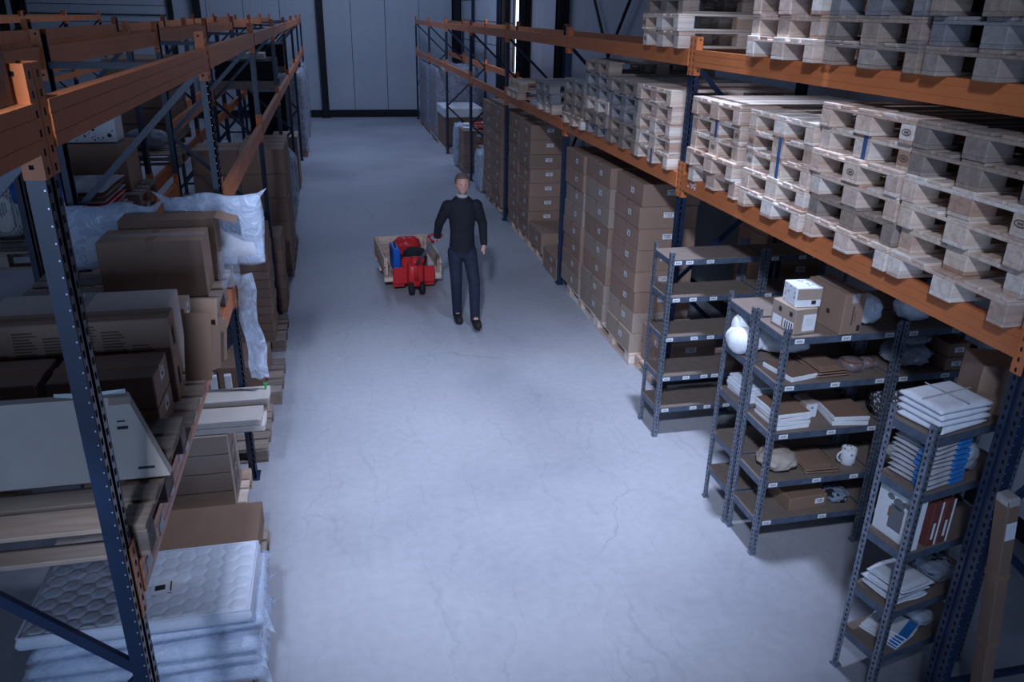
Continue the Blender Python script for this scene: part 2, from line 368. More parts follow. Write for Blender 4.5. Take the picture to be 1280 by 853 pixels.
P(dr, 'door_frame', MB().b2(-9.22, -9.06, BACK_Y-0.14, BACK_Y-0.0, 0, 5.2).b2(-4.94, -4.78, BACK_Y-0.14, BACK_Y, 0, 5.2).b2(-9.22, -4.78, BACK_Y-0.14, BACK_Y, 5.0, 5.2), 'dark')
P(dr, 'rail', MB().tube((-9.0, BACK_Y-0.09, 3.22), (-5.0, BACK_Y-0.09, 3.22), 0.02), 'blue')
wr = S('wall_right', MB().b2(RIGHT_X+0.06, RIGHT_X+0.3, 1.5, BACK_Y, 0, WALL_H), 'dark')
WIN = (19.6, 20.75)
# upright panels of the right wall, the horizontally ribbed stretch beyond the window
y = 2.1
pmy = MB().b2(-0.05, 0.05, -0.573, 0.573, 0.25, WALL_H)
pmr = pmy.mesh('wall_panel', basic('wall_panel_side', (0.52, 0.55, 0.60), 0.5, var=0.06, scale=2))
while y < 19.3:
    link('wall_panel', pmr, wr, (RIGHT_X, y, 0)); y += 1.15
hp = MB().b2(-0.05, 0.05, -4.2, 4.2, 0.01, 0.59).mesh('wall_panel', pmr.materials[0])
for k in range(11): link('wall_panel', hp, wr, (RIGHT_X, 25.0, 0.25+k*0.6))
for yy in (22.3, 26.3):
    P(wr, 'downpipe', MB().tube((RIGHT_X-0.12, yy, 0), (RIGHT_X-0.12, yy, WALL_H), 0.05), 'blue', True)
for yy in (15.85, 19.0, 21.2, 10.4, 5.2):
    column(wr, RIGHT_X-0.16, yy)
def xbrace(y0, y1):
    for a, b in ((0.3, 5.4), (5.4, 0.3)):
        P(wr, 'wind_brace', MB().tube((RIGHT_X-0.13, y0, a), (RIGHT_X-0.13, y1, b), 0.025), 'dark')
xbrace(10.5, 15.7)
w1 = S('window_1')
P(w1, 'window_frame', MB().b2(RIGHT_X-.06, RIGHT_X+.05, 19.56, 19.64, 2.0, 6.0).b2(RIGHT_X-.06, RIGHT_X+.05, 20.62, 20.70, 2.0, 6.0).b2(RIGHT_X-.06, RIGHT_X+.05, 19.56, 20.7, 1.95, 2.05).b2(RIGHT_X-.05, RIGHT_X+.05, 20.1, 20.15, 2.0, 6.0), 'dark')
for a, b_ in ((19.64, 20.1), (20.15, 20.62)):
    P(w1, 'pane', MB().b2(RIGHT_X-0.01, RIGHT_X+0.01, a, b_, 2.05, 6.0), 'daylight')

# ------------------------------------------------------------------ pallet racking
POST_W, POST_D, POST_H = 0.11, 0.05, 3.30
def upright_mesh(sgn, h=POST_H):
    # folded C profile: channel face towards the aisle (sgn = aisle direction in x)
    def mk():
        mb = MB(); t = 0.004
        xf = sgn*POST_D/2
        for y0, y1 in ((-.055, -.014), (.014, .055)): mb.b2(min(xf, xf-sgn*.012), max(xf, xf-sgn*.012), y0, y1, 0.012, h)
        mb.b2(min(xf-sgn*.010, xf-sgn*.02), max(xf-sgn*.010, xf-sgn*.02), -.016, .016, 0.012, h)
        mb.b2(-.025, .025, -.055, -.049, 0.012, h); mb.b2(-.025, .025, .049, .055, 0.012, h)
        mb.b2(-.050, .050, -.070, .070, 0, 0.012)
        return mb.mesh('upright', 'blue')
    return cached(('upr', sgn, h), mk)
def holes_mesh(sgn, h=POST_H):
    def mk():
        mb = MB(); z = 0.15; xf = sgn*(POST_D/2+.0006)
        while z < h-.05:
            for yy in (-.033, .033): mb.box((xf, yy, z), (.002, .012, .022))
            z += 0.05
        return mb.mesh('perforation', 'hole')
    return cached(('hol', sgn, h), mk)
def rivets_mesh(sgn, h=POST_H):
    def mk():
        mb = MB(); z = 0.15
        while z < h-.05:
            mb.box((sgn*.019, -.0555, z), (.004, .002, .005)); z += 0.05
        return mb.mesh('rivet_row', 'rivet')
    return cached(('riv', sgn, h), mk)
def beam_mesh(L):
    def mk():
        mb = MB(); h = .13
        mb.b2(-.025, .025, -L/2, L/2, -h, -h*.72).b2(-.0235, .0235, -L/2, L/2, -h*.72, -h*.68).b2(-.025, .025, -L/2, L/2, -h*.68, -h*.30)
        mb.b2(-.0235, .0235, -L/2, L/2, -h*.30, -h*.27).b2(-.025, .025, -L/2, L/2, -h*.27, 0)
        return mb.mesh('beam', 'orange')
    return cached(('beam', round(L, 3)), mk)
def conn_mesh(sgn, end):
    # bent end plate hooked round half of the upright (end=-1: plate at the +y end of the near post)
    def mk():
        mb = MB(); xf = sgn*.031
        y0, y1 = (0.002, .062) if end < 0 else (-.062, -.002)
        mb.b2(min(xf, xf-sgn*.006), max(xf, xf-sgn*.006), y0, y1, -.20, .10)
        ys = .060 if end < 0 else -.060
        mb.b2(-.025 if sgn > 0 else -.031, .031 if sgn > 0 else .025, min(ys, ys+math.copysign(.004, ys)), max(ys, ys+math.copysign(.004, ys)), -.20, .10)
        return mb.mesh('connector', 'orange')
    return cached(('conn', sgn, end), mk)
def slots_mesh(sgn, end):
    def mk():
        mb = MB(); xf = sgn*.0315
        yc = .033 if end < 0 else -.033
        for k in range(6): mb.box((xf, yc, .07-k*.05), (.002, .010, .020))
        ys = .0645 if end < 0 else -.0645
        for zz in (.075, -.165): mb.box((0, ys, zz), (.012, .002, .012))
        return mb.mesh('slot', 'hole')
    return cached(('slot', sgn, end), mk)
def rack(label, xf, xb, ys, levels, sgn, detail=2, group=None, braces=True, back={}):
    """ys: post positions; levels[k]: beam-top heights of bay k; sgn: aisle side of xf"""
    root = T('pallet_rack', label, 'rack', ((xf+xb)/2, ys[0], 0), group=group)
    ox, oy = (xf+xb)/2, ys[0]
    px_f = xf - sgn*POST_D/2; px_b = xb + sgn*POST_D/2
    for k, y in enumerate(ys):
        for px, sg in ((px_f, sgn), (px_b, -sgn)):
            u = link('upright', upright_mesh(sg), root, (px-ox, y-oy, 0))
            if k < detail and px == px_f:
                link('perforation', holes_mesh(sg), u)['kind'] = 'stuff'; link('rivet_row', rivets_mesh(sg), u)['kind'] = 'stuff'
        if braces:
            # frame bracing between front and back post
            zz = [0.27, 1.22, 2.17, 3.12]
            for q in range(3):
                a, b = (px_b, px_f) if q % 2 == 0 else (px_f, px_b)
                br = MB().bar((a-ox, 0, zz[q]), (b-ox, 0, zz[q+1]), .022, .04)
                m = cached(('brace', round(a-ox, 3), round(b-ox, 3), q), lambda: br.mesh('brace', 'blue'))
                link('brace', m, root, (0, y-oy, 0))
            cb = cached(('cbar', round(px_f-px_b, 3)), lambda: MB().bar((px_f-ox, 0, 0), (px_b-ox, 0, 0), .022, .04).mesh('crossbar', 'blue'))
            for zc in (0.2, 3.12): link('crossbar', cb, root, (0, y-oy, zc))
    for k in range(len(ys)-1):
        y0, y1 = ys[k], ys[k+1]; L = y1-y0-POST_W-0.016
        for px, sg in ((px_f, sgn), (px_b, -sgn)):
            for z in (levels[k] if px == px_f else back.get(k, levels[k])):
                bx = px + sg*0.012
                b = link('beam', beam_mesh(L), root, (bx-ox, (y0+y1)/2-oy, z))
                for e, yy in ((-1, y0), (1, y1)):
                    c = link('connector', conn_mesh(sg, e), b, (px-bx, yy-(y0+y1)/2, 0))
                    if k <= detail-1 or (k == detail and e < 0): link('slot', slots_mesh(sg, e), b, (px-bx, yy-(y0+y1)/2, 0))['kind'] = 'stuff'
    return root
RX, RXB, BAY = 2.925, 3.985, 3.7
RY = [2.62] + [2.70 + BAY*k for k in range(1, 8)]
LX, LXB = -0.775, -1.765
LY = [-1.27, 2.43] + [5.74 + BAY*k for k in range(7)]  # first bay is out of view, added to hold the shading carton load
rack('bright orange and blue pallet rack carrying pallet stacks, right of the aisle', RX, RXB, RY,
     [[2.22, 3.23]]*4 + [[2.27, 3.23]]*3, -1, 2)
rack('shadowed orange and blue pallet rack along the left of the aisle', LX, LXB, LY,
     [[3.23], [1.66, 3.23]] + [[2.29, 3.23]]*6, 1, 3, back={2: [1.66, 3.23]})
rack('dark pallet rack standing back to back behind the left aisle rack', -2.0, -2.98, [5.74 + BAY*k for k in range(7)],
     [[1.66, 3.23]]*6, 1, 0)
rack('far orange rack under the sectional door, at the upper left', -6.35, -7.35, [16.6, 20.1, 23.3, 26.6], [[1.9, 3.23]]*3, 1, 0)
# white scuff torn into the paint beside the middle right post: part of the beam
sc_mb = MB()
for k in range(12):
    sc_mb.box((0, random.uniform(-.08, .08), random.uniform(-.03, .05)), (.0012, random.uniform(.01, .035), random.uniform(.006, .03)))
rr_ = [o for o in C.objects if o.name.startswith('pallet_rack')][0]
P([b for b in rr_.children if b.name.startswith('beam')][0], 'paint_scuff', sc_mb, 'paper', loc=(-.0258, 1.62, -.045), label='white scuff')

# ------------------------------------------------------------------ pallets
PH = 0.134
def pallet_parts():
    w = .81; parts = []
    for yy, bw in ((-.355, .10), (0, .145), (.355, .10)):
        parts.append(('bottom_board', (0, yy, .010), (1.2, bw, .020)))
        for xx in (-.5275, 0, .5275):
            parts.append(('block', (xx, yy, .059), (.145, bw, .078)))
    for xx in (-.5275, 0, .5275): parts.append(('cross_board', (xx, 0, .107), (.145, w, .018)))
    for yy, bw in ((-.3325, .145), (-.185, .10), (0, .145), (.185, .10), (.3325, .145)):
        parts.append(('top_board', (0, yy, .125), (1.2, bw, .018)))
    return parts
PP = pallet_parts()
def pallet(label, x, y, z, kind='pale', rz=0.0, group='wooden pallets', stamp=None):
    """x,y = centre; long side along x; z = underside"""
    t = T('wooden_pallet', label, 'pallet', (x, y, z), rz, group)
    for nm, c, d in PP:
        me = cached(('pal', nm, d, kind), lambda: MB().cbox((0, 0, 0), d, .003).mesh(nm, 'wood_'+kind))
        o = link(nm, me, t, (c[0], c[1], c[2]), (0, 0, random.uniform(-.012, .012) if nm == 'top_board' else 0))
    if stamp is not None:
        blocks = [o for o in t.children if o.name.startswith('block')]
        for i in stamp:
            mk = cached('stamp', lambda: MB().add([(0, .036*math.cos(a), .018*math.sin(a)) for a in np.linspace(0, 2*math.pi, 17)[:-1]] + [(0, .029*math.cos(a), .012*math.sin(a)) for a in np.linspace(0, 2*math.pi, 17)[:-1]],
                        [(k, (k+1) % 16, 16+(k+1) % 16, 16+k) for k in range(16)]).b2(-.0005, .0005, -.016, -.006, -.006, .006).b2(-.0005, .0005, -.003, .005, -.006, .006).b2(-.0005, .0005, .008, .016, -.006, .006).mesh('stamp', 'inkbrown'))
            link('stamp', mk, blocks[i], (-.0736, 0, 0))
    return t
def strap(t, y):
    return P(t, 'banding_strip', MB().b2(-.606, -.602, y-.016, y+.016, .0, PH), 'strip')
def pstack(where, x, y, z, kinds, stamps=None, straps=(), jit=.025, group='wooden pallets in stacks on the right rack'):
    n = len(kinds)
    for i, kd in enumerate(kinds):
        look = {'pale': 'pale', 'old': 'brown', 'grey': 'weathered grey'}[kd]
        t = pallet('%s wooden pallet, %s, %s' % (look, from_bottom(i, n), where), x + random.uniform(-jit, jit), y + random.uniform(-jit, jit)*.3, z + i*PH, kd,
                   random.uniform(-.008, .008), group, (stamps or {}).get(i))
        if i in straps: strap(t, -.03)
        if i == 0 and kd == 'old': pass
PXC = 2.86 + 0.6
Z1, Z2 = 2.222, 3.232
# lower beam, nearest bay: four stacks right of the scuffed bracket
pstack('first stack right of the scuffed bracket', PXC, 5.74, Z1, ['pale']*5, {3: [0], 2: [3]}, (3,))
pstack('second stack right of the scuffed bracket', PXC, 4.80, Z1, ['pale']*5, {2: [6], 3: [6]}, (2, 3))
pstack('third stack right of the scuffed bracket', PXC, 3.955, Z1, ['pale', 'old', 'pale', 'pale', 'pale', 'pale'], {3: [3], 5: [0], 4: [0]}, (4,))
pstack('rightmost stack on the lower beam', PXC, 3.115, Z1, ['pale', 'pale', 'pale', 'pale', 'old', 'old'], {3: [0]}, ())
# lower beam, second bay
pstack('first stack left of the scuffed bracket', PXC, 6.95, Z1, ['pale', 'pale', 'pale', 'pale', 'pale'], {}, (0,))
pstack('second stack left of the scuffed bracket', PXC, 7.79, Z1, ['old', 'old', 'grey', 'grey', 'old'])
pstack('third stack left of the scuffed bracket', PXC, 8.64, Z1, ['grey', 'old', 'pale', 'grey', 'grey', 'old'])
pstack('fourth stack left of the scuffed bracket', PXC, 9.50, Z1, ['pale', 'old', 'old', 'grey'])
pstack('low stack behind the second post', PXC, 10.95, Z1, ['pale', 'grey', 'grey'])
pstack('pair lying alone on the lower beam', PXC, 12.95, Z1, ['pale', 'pale'])
# upper beam
pstack('upper-beam stack above the scuffed bracket', PXC-.02, 6.92, Z2, ['pale', 'pale', 'old'], {0: [6], 1: [6]})
pstack('upper-beam stack right of the scuffed bracket', PXC-.02, 4.90, Z2, ['pale', 'pale', 'pale', 'pale'])
pstack('middle upper-beam stack over the nearest bay', PXC-.02, 4.03, Z2, ['old', 'old', 'grey', 'old'])
pstack('rightmost stack on the upper beam', PXC-.02, 3.16, Z2, ['old', 'grey', 'old', 'grey'])

# ------------------------------------------------------------------ cartons
def label_mesh(w, h):
    def mk():
        mb = MB(); mb.b2(-.0008, .0004, -w/2, w/2, -h/2, h/2)
        return mb.mesh('shipping_label', 'paper')
    return cached(('lab', w, h), mk)
def code_mesh(w, h):
    def mk():
        mb = MB()
        for k in range(9): mb.b2(-.0014, -.0006, -w*.30+k*w*.055, -w*.30+k*w*.055+w*(.018 if k % 3 else .035), -h*.30, h*.05)
        mb.b2(-.0014, -.0006, -w*.36, w*.1, h*.18, h*.28); mb.b2(-.0014, -.0006, w*.2, w*.36, h*.12, h*.28)
        return mb.mesh('barcode', 'ink')
    return cached(('code', w, h), mk)
ROTZ = {'-x': 0, '-y': math.pi/2, '+x': math.pi, '+y': -math.pi/2}
def add_label(parent, s, face, u, v, w=.10, h=.055, code=True, z0=None):
    """sticker on a face of a box of size s standing on local z=0; u along the face, v height"""
    zc = v
    if face == '-x': loc = (-s[0]/2, u, zc)
    elif face == '+x': loc = (s[0]/2, u, zc)
    elif face == '-y': loc = (u, -s[1]/2, zc)
    else: loc = (u, s[1]/2, zc)
    l = link('shipping_label', label_mesh(w, h), parent, loc, (0, 0, ROTZ[face]))
    if code: link('barcode', code_mesh(w, h), l)
    return l
def carton(label, c, s, mat='card', rz=0.0, labels=(), tape='x', group=None, name='carton', tapemat='tape', rot=None):
    """c = centre of the underside"""
    t = T(name, label, 'box', c, rz, group, rot)
    d = (round(s[0], 3), round(s[1], 3), round(s[2]-.002, 3))
    me = cached(('cart', d, mat), lambda: MB().cbox((0, 0, d[2]/2), d, .005).mesh('body', mat))
    link('body', me, t)
    if tape == 'x':
        link('tape', cached(('tx', d, tapemat), lambda: MB().b2(-d[0]/2-.001, d[0]/2+.001, -.025, .025, d[2]-.0005, d[2]+.0008).b2(-d[0]/2-.0012, -d[0]/2+.001, -.025, .025, d[2]*.78, d[2]).b2(d[0]/2-.001, d[0]/2+.0012, -.025, .025, d[2]*.78, d[2]).mesh('tape', tapemat)), t)
    elif tape == 'y':
        link('tape', cached(('ty', d, tapemat), lambda: MB().b2(-.025, .025, -d[1]/2-.001, d[1]/2+.001, d[2]-.0005, d[2]+.0008).b2(-.025, .025, -d[1]/2-.0012, -d[1]/2+.001, d[2]*.8, d[2]).mesh('tape', tapemat)), t)
    for lb in labels: add_label(t, s, *lb)
    return t
BX = 2.945
def column_of(where, x0, x1, y0, y1, z0, n, h, mat='card', lab=True, group=None, side=True, jit=.012):
    for i in range(n):
        sx, sy = x1-x0, y1-y0
        ls = [('-x', -sy*.12, h*.52, .085, .055)] if lab else []
        if side and lab: ls.append(('-y', sx*.0, h*.62, .11, .055))
        carton('brown carton, %s, in %s' % (from_top(i, n), where), ((x0+x1)/2 + random.uniform(-jit, jit), (y0+y1)/2 + random.uniform(-jit, jit)*.5, z0+i*h), (sx, sy, h), mat if not isinstance(mat, list) else mat[i], random.uniform(-.008, .008), ls, 'x', group)
def floor_pallet(label, x, y, kind='pale', rz=math.pi/2): return pallet(label, x, y, 0.0, kind, rz, 'pallets under the goods on the floor')
G = 'cartons in columns under the right rack'
column_of('carton column nearest the empty shelving', BX, BX+.62, 7.30, 8.06, PH, 8, .226, ['cardgrey', 'cardgrey'] + ['card']*6, group=G)
column_of('second carton column from the empty shelving', BX, BX+.62, 8.22, 9.10, PH, 8, .225, ['cardgrey', 'cardgrey', 'card', 'cardgrey', 'card', 'cardgrey', 'cardgrey', 'card'], group=G)
column_of('third carton column from the empty shelving', BX, BX+.62, 9.20, 9.98, PH, 8, .221, ['cardgrey', 'card', 'card', 'card', 'cardgrey', 'cardgrey', 'card', 'card'], group=G)
floor_pallet('pallet under the carton column nearest the empty shelving', BX+.40, 7.88)
floor_pallet('pallet under the second and third carton columns', BX+.40, 9.09)
column_of('low pair between empty shelving and carton columns', BX+.08, BX+.6, 6.55, 7.2, PH, 2, .20, group=G)
floor_pallet('pallet under the low carton pair by the shelving', 3.60, 6.868, rz=0)
# dim cartons behind the post, at the back of the rack
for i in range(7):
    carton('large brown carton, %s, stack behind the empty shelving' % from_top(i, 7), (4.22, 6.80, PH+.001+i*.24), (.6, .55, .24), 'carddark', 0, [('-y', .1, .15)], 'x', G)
# second group
G2 = 'cartons in the far group under the right rack'
column_of('far column facing us, beyond the second post', BX, BX+.62, 11.98, 12.74, PH, 8, .222, group=G2)
column_of('far column left of the one facing us', BX, BX+.62, 12.78, 13.50, PH, 8, .226, group=G2, side=False)
floor_pallet('pallet under the two far carton columns beyond the second post', BX+.42, 12.75)
column_of('low pile before the far column', BX, BX+.62, 11.12, 11.92, .14, 1, .30, group=G2, side=True)
column_of('low two-carton pile beside the third column', BX-.02, BX+.6, 10.20, 10.93, .002, 2, .155, group=G2)
floor_pallet('pallet under the low carton pile before the far column', BX+.42, 11.54)
column_of('near half of the farthest tall column pair', BX-.01, BX+.62, 14.18, 15.02, PH, 8, .224, group=G2, side=False)
column_of('far half of the farthest tall column pair', BX-.01, BX+.62, 15.04, 15.92, PH, 8, .224, group=G2, side=False)
floor_pallet('pallet under the farthest tall carton columns', BX+.42, 15.0)

# ------------------------------------------------------------------ far wrapped goods on the right
def wrapped(label, x0, x1, y0, y1, z0, z1, inner='carddark', seed=0, pal=True, fm='film', name='wrapped_pallet_load', lump=.035):
    t = T(name, label, 'pallet load', ((x0+x1)/2, (y0+y1)/2, 0))
    sx, sy = x1-x0, y1-y0
    if pal:
        for yy in (-sy*.42, 0, sy*.42):
            P(t, 'pallet_runner', MB().b2(-sx/2, sx/2, yy-.05, yy+.05, 0, .09), 'wood_pale')
        P(t, 'pallet_deck', MB().b2(-sx/2, sx/2, -sy/2, sy/2, .09, .13), 'wood_pale')
    n = max(2, int((z1-z0)/.42))
    for i in range(n):
        for j in (-1, 1):
            P(t, 'carton', MB().cbox((0, j*sy*.245, z0+(i+.5)*(z1-z0)/n), (sx*.96, sy*.47, (z1-z0)/n-.006), .01), inner)
    f = MB().blob((0, 0, (z0+z1)/2), (sx*1.06, sy*1.06, (z1-z0)*1.03), 14, lump, seed, 5, 9.0)
    P(t, 'stretch_film', f, fm, True)
    return t
wrapped('tall film-wrapped pallet load farthest down the right side', 2.9, 3.85, 25.1, 27.6, .13, 2.0, seed=1)
wrapped('tall shiny film-wrapped pallet load before the far corner', 2.9, 4.1, 22.95, 24.75, .13, 2.05, seed=2)
wt = T('lidded_bulk_box', 'large brown bulk box with a white lid, right rack far end', 'box', (3.40, 22.06, 0))
P(wt, 'body', MB().cbox((0, 0, .53), (1.0, 1.45, .78), .01), 'carddark'); P(wt, 'lid', MB().cbox((0, 0, 1.03), (1.04, 1.5, .24), .015), 'white', label='white lid')
P(wt, 'pallet_deck', MB().b2(-.5, .5, -.7, .7, .0, .13), 'wood_pale')
ct = T('carton_pallet_load', 'film-draped pallet of cartons with red and white packs on top', 'pallet load', (3.38, 18.9, 0))
P(ct, 'pallet_deck', MB().b2(-.48, .48, -.6, .6, .0, .13), 'wood_old')
for i in range(3):
    for j in range(2):
        b = P(ct, 'carton', MB().cbox((0, -.28+j*.57, .27+i*.28), (.9, .55, .275), .006), 'card')
        link('shipping_label', label_mesh(.10, .055), b, (-.1, -.556+j*.57+.001, .30+i*.28), (0, 0, math.pi/2))
P(ct, 'film_drape', MB().blob((-.33, .45, .5), (.42, .5, 1.0), 5, .15, 4, 4, 6), 'milkfilm', True)
for k, (dx, dy, mt) in enumerate([(-.25, -.2, 'paper'), (.05, -.25, 'red'), (-.2, .15, 'paper'), (.15, .1, 'paper'), (-.05, -.05, 'red')]):
    P(ct, 'flat_pack', MB().box((dx, dy, .99+k*.02), (.32, .26, .03), k*.5), mt)
sw = T('wrapped_bundle', 'small white film-wrapped bundle left of the farthest carton columns', 'bundle', (3.05, 16.5, 0))
P(sw, 'bundle', MB().blob((0, 0, .42), (.32, .62, .82), 6, .12, 5, 4, 5), 'milkfilm', True)
P(sw, 'core_box', MB().cbox((0, 0, .38), (.25, .52, .74)), 'cardpale')
tag(link('wood_frame', MB().b2(-.05, .05, -.4, .4, 0, .08).b2(-.05, .05, -.4, -.32, 0, .75).b2(-.05, .05, .32, .4, 0, .75).b2(-.05, .05, -.4, .4, .67, .75).mesh('wood_frame', 'wood_pale'), None, (3.2, 17.4, 0)), 'open wooden frame standing between far wrapped goods on the right', 'frame')

# ------------------------------------------------------------------ boltless shelving
SHZ = [0.28, 0.585, 0.955, 1.31, 1.635]
def leg_mesh(sx, sy, h=1.70):
    def mk():
        mb = MB(); a = .036; t = .003
        mb.b2(0 if sx > 0 else -a, a if sx > 0 else 0, -t/2, t/2, .01, h); mb.b2(-t/2, t/2, 0 if sy > 0 else -a, a if sy > 0 else 0, .01, h)
        mb.box((sx*.012, sy*.012, .006), (.045, .045, .012))
        return mb.mesh('leg', 'galv')
    return cached(('leg', sx, sy, h), mk)
def legslots(sx, sy, h=1.70):
    def mk():
        mb = MB(); z = .05
        while z < h-.02:
            mb.box((sx*.019, -.0022 if sy > 0 else .0, z), (.007, .0015, .016)); mb.box((-.0022 if sx > 0 else .0022, sy*.019, z), (.0015, .007, .016)); z += .036
        return mb.mesh('slot_row', 'hole')
    return cached(('lslot', sx, sy, h), mk)
def shelf_rim(w, d):
    def mk():
        t = .012; h = .045
        return MB().b2(0, w, 0, t, -h, 0).b2(0, w, d-t, d, -h, 0).b2(0, t, t, d-t, -h, 0).b2(w-t, w, t, d-t, -h, 0).mesh('shelf', 'shelfbeam')
    return cached(('rim', w, d), mk)
def tag_mesh():
    return cached('ptag', lambda: MB().b2(-.032, .032, -.001, .0, -.015, .015).mesh('price_tag', 'paper'))
def tagcode():
    def mk():
        mb = MB()
        for k in range(7): mb.b2(-.02+k*.006, -.02+k*.006+(.002 if k % 2 else .0035), -.0016, -.0008, -.008, .006)
        return mb.mesh('barcode', 'ink')
    return cached('ptagc', mk)
def shelving(label, x, y, w=.82, d=.36, rz=0.0, tags=((.08, .38, .62),)*5, group='grey steel shelving units under the right rack'):
    t = T('shelving_unit', label, 'shelf', (x, y, 0), rz, group)
    for sx, px in ((1, 0), (-1, w)):
        for sy, py in ((1, 0), (-1, d)):
            l = link('leg', leg_mesh(sx, sy), t, (px, py, 0))
            link('slot_row', legslots(sx, sy), l)['kind'] = 'stuff'
    for k, z in enumerate(SHZ):
        s = link('shelf', shelf_rim(w, d), t, (0, 0, z))
        link('board', cached(('brd', w, d), lambda: MB().b2(.002, w-.002, .002, d-.002, -.003, .005).mesh('board', 'mdf')), s)
        for u in tags[k % len(tags)]:
            g = link('price_tag', tag_mesh(), s, (u*w, -.0005, -.022)); link('barcode', tagcode(), g)
    return t
TA = ((.08, .2, .42), (.1, .28, .5), (.07, .34, .52), (.08, .3, .5, .62), (.1, .58, .42, .8))
shelving('empty five-tier grey shelving unit next to the tall carton columns', 2.62, 5.76, .84, .36, 0, TA[::-1])
shelving('rear empty shelving unit beyond the five-tier unit by the cartons', 3.48, 5.76, .80, .36, 0, TA)
shelving('shelving unit whose top is bare, holding the white foam shape', 2.655, 4.445, .82, .36, 0, ((.3,),)*5)
shelving('dim rear shelving unit behind the white foam shape', 3.49, 4.445, .80, .36, 0, ((.3,),)*5)
TB = ((.10, .62), (.1, .5, .85), (.12, .55, .92), (.1, .5, .9), (.12, .52, .9))
shelving('full shelving unit with toy carton and brown carton on top', 2.665, 4.055, .82, .36, 0, TB)
shelving('rear shelving unit stacked with bagged textiles and patterned rolls', 3.50, 4.055, .80, .36, 0, ((.1, .5, .8),)*5)
CR = 0.20
shelving('nearest shelving unit, folded white textiles on top, beside the front post', 2.700, 2.775, .72, .27, CR, ((),)*5)

# ---- goods on the shelves
SB = .006
def zs(k): return SHZ[k] + SB
# full unit (x 2.665-3.485, y 4.055-4.415): top tier
t = T('toy_carton', 'printed toy carton with white window panels, on the full shelving', 'box', (2.80, 4.22, zs(4)), .10)
P(t, 'body', MB().cbox((0, 0, .085), (.16, .24, .17), .004), 'cardgrey')
P(t, 'print_panel', MB().b2(-.0812, -.0795, -.11, -.01, .015, .075), 'paper'); P(t, 'print_panel', MB().b2(-.0812, -.0795, .01, .10, .015, .075), 'paper')
P(t, 'print_panel', MB().b2(-.02, .075, -.1212, -.1195, .02, .13), 'paper')
P(t, 'print_mark', MB().lathe((0, 0, 0), [(.03, 0), (.03, .001)], 16), 'toyprint', loc=(.03, -.1213, .08), rot=(math.pi/2, 0, 0))
for k in range(4): P(t, 'print_bar', MB().b2(-.0818, -.081, -.10+k*.022, -.09+k*.022, .02, .07), 'ink')
for k in range(2): P(t, 'code_square', MB().b2(-.0818, -.081, -.09+k*.11, -.06+k*.11, .11, .14), 'ink')
t = T('toy_box', 'small white toy box with dark printed figure, atop the toy carton', 'box', (2.83, 4.21, zs(4)+.17), -.06)
P(t, 'body', MB().cbox((0, 0, .065), (.17, .17, .13), .004), 'white')
P(t, 'print', MB().b2(-.0862, -.085, -.075, .075, .01, .12), 'toyprint'); P(t, 'top_print', MB().b2(-.06, .06, -.06, .06, .129, .1312), 'toyprint')
P(t, 'side_panel', MB().b2(-.08, .08, -.0864, -.085, .05, .12), 'cardgrey'); P(t, 'code_square', MB().b2(.02, .05, -.0872, -.0863, .02, .045), 'ink')
t = T('lettered_carton', 'upright brown carton with side lettering beside the toy boxes', 'box', (3.09, 4.235, zs(4)), .06)
P(t, 'body', MB().cbox((0, 0, .135), (.15, .38, .27), .004), 'card')
P(t, 'tape', MB().b2(-.025, .025, -.191, .191, .2695, .2712).b2(-.025, .025, -.1912, -.189, .21, .27), 'cleartape')
P(t, 'lettering', MB().b2(-.01, .002, -.1915, -.1903, .06, .19).b2(.014, .018, -.1915, -.1903, .08, .15), 'inkbrown'); P(t, 'code_square', MB().b2(.04, .065, -.1915, -.1903, .02, .06), 'ink'); P(t, 'code_square', MB().b2(-.0762, -.075, -.06, -.03, .10, .13), 'ink')
def bag(label, c, d, mat='greycloth', fm='thinfilm', seed=0, cat='bag', rz=0, name='bagged_textile', p=2.6, lump=.12, group=None):
    t = T(name, label, cat, (c[0], c[1], c[2]+lump*.45*d[2]), rz, group)
    P(t, 'content', MB().blob((0, 0, d[2]/2), (d[0]*.95, d[1]*.95, d[2]*.97), p, lump, seed, 4, 2.5), mat, True)
    if fm: P(t, 'film', MB().blob((0, 0, d[2]/2), (d[0], d[1], d[2]), p, lump*1.25, seed, 4, 3.2), fm, True)
    return t
bag('round grey bagged cushion right of the lettered carton, on the top tier', (3.31, 4.22, zs(4)), (.17, .24, .19), 'cloth', seed=1)
bag('rolled textile in clear film on the top of the rear unit', (3.66, 4.2, zs(4)), (.26, .22, .17), 'cloth', seed=2, p=2.2)
bag('second film-wrapped roll behind the lettered carton on the top tier', (3.42, 4.33, zs(4)), (.05, .10, .12), 'greycloth', seed=3)
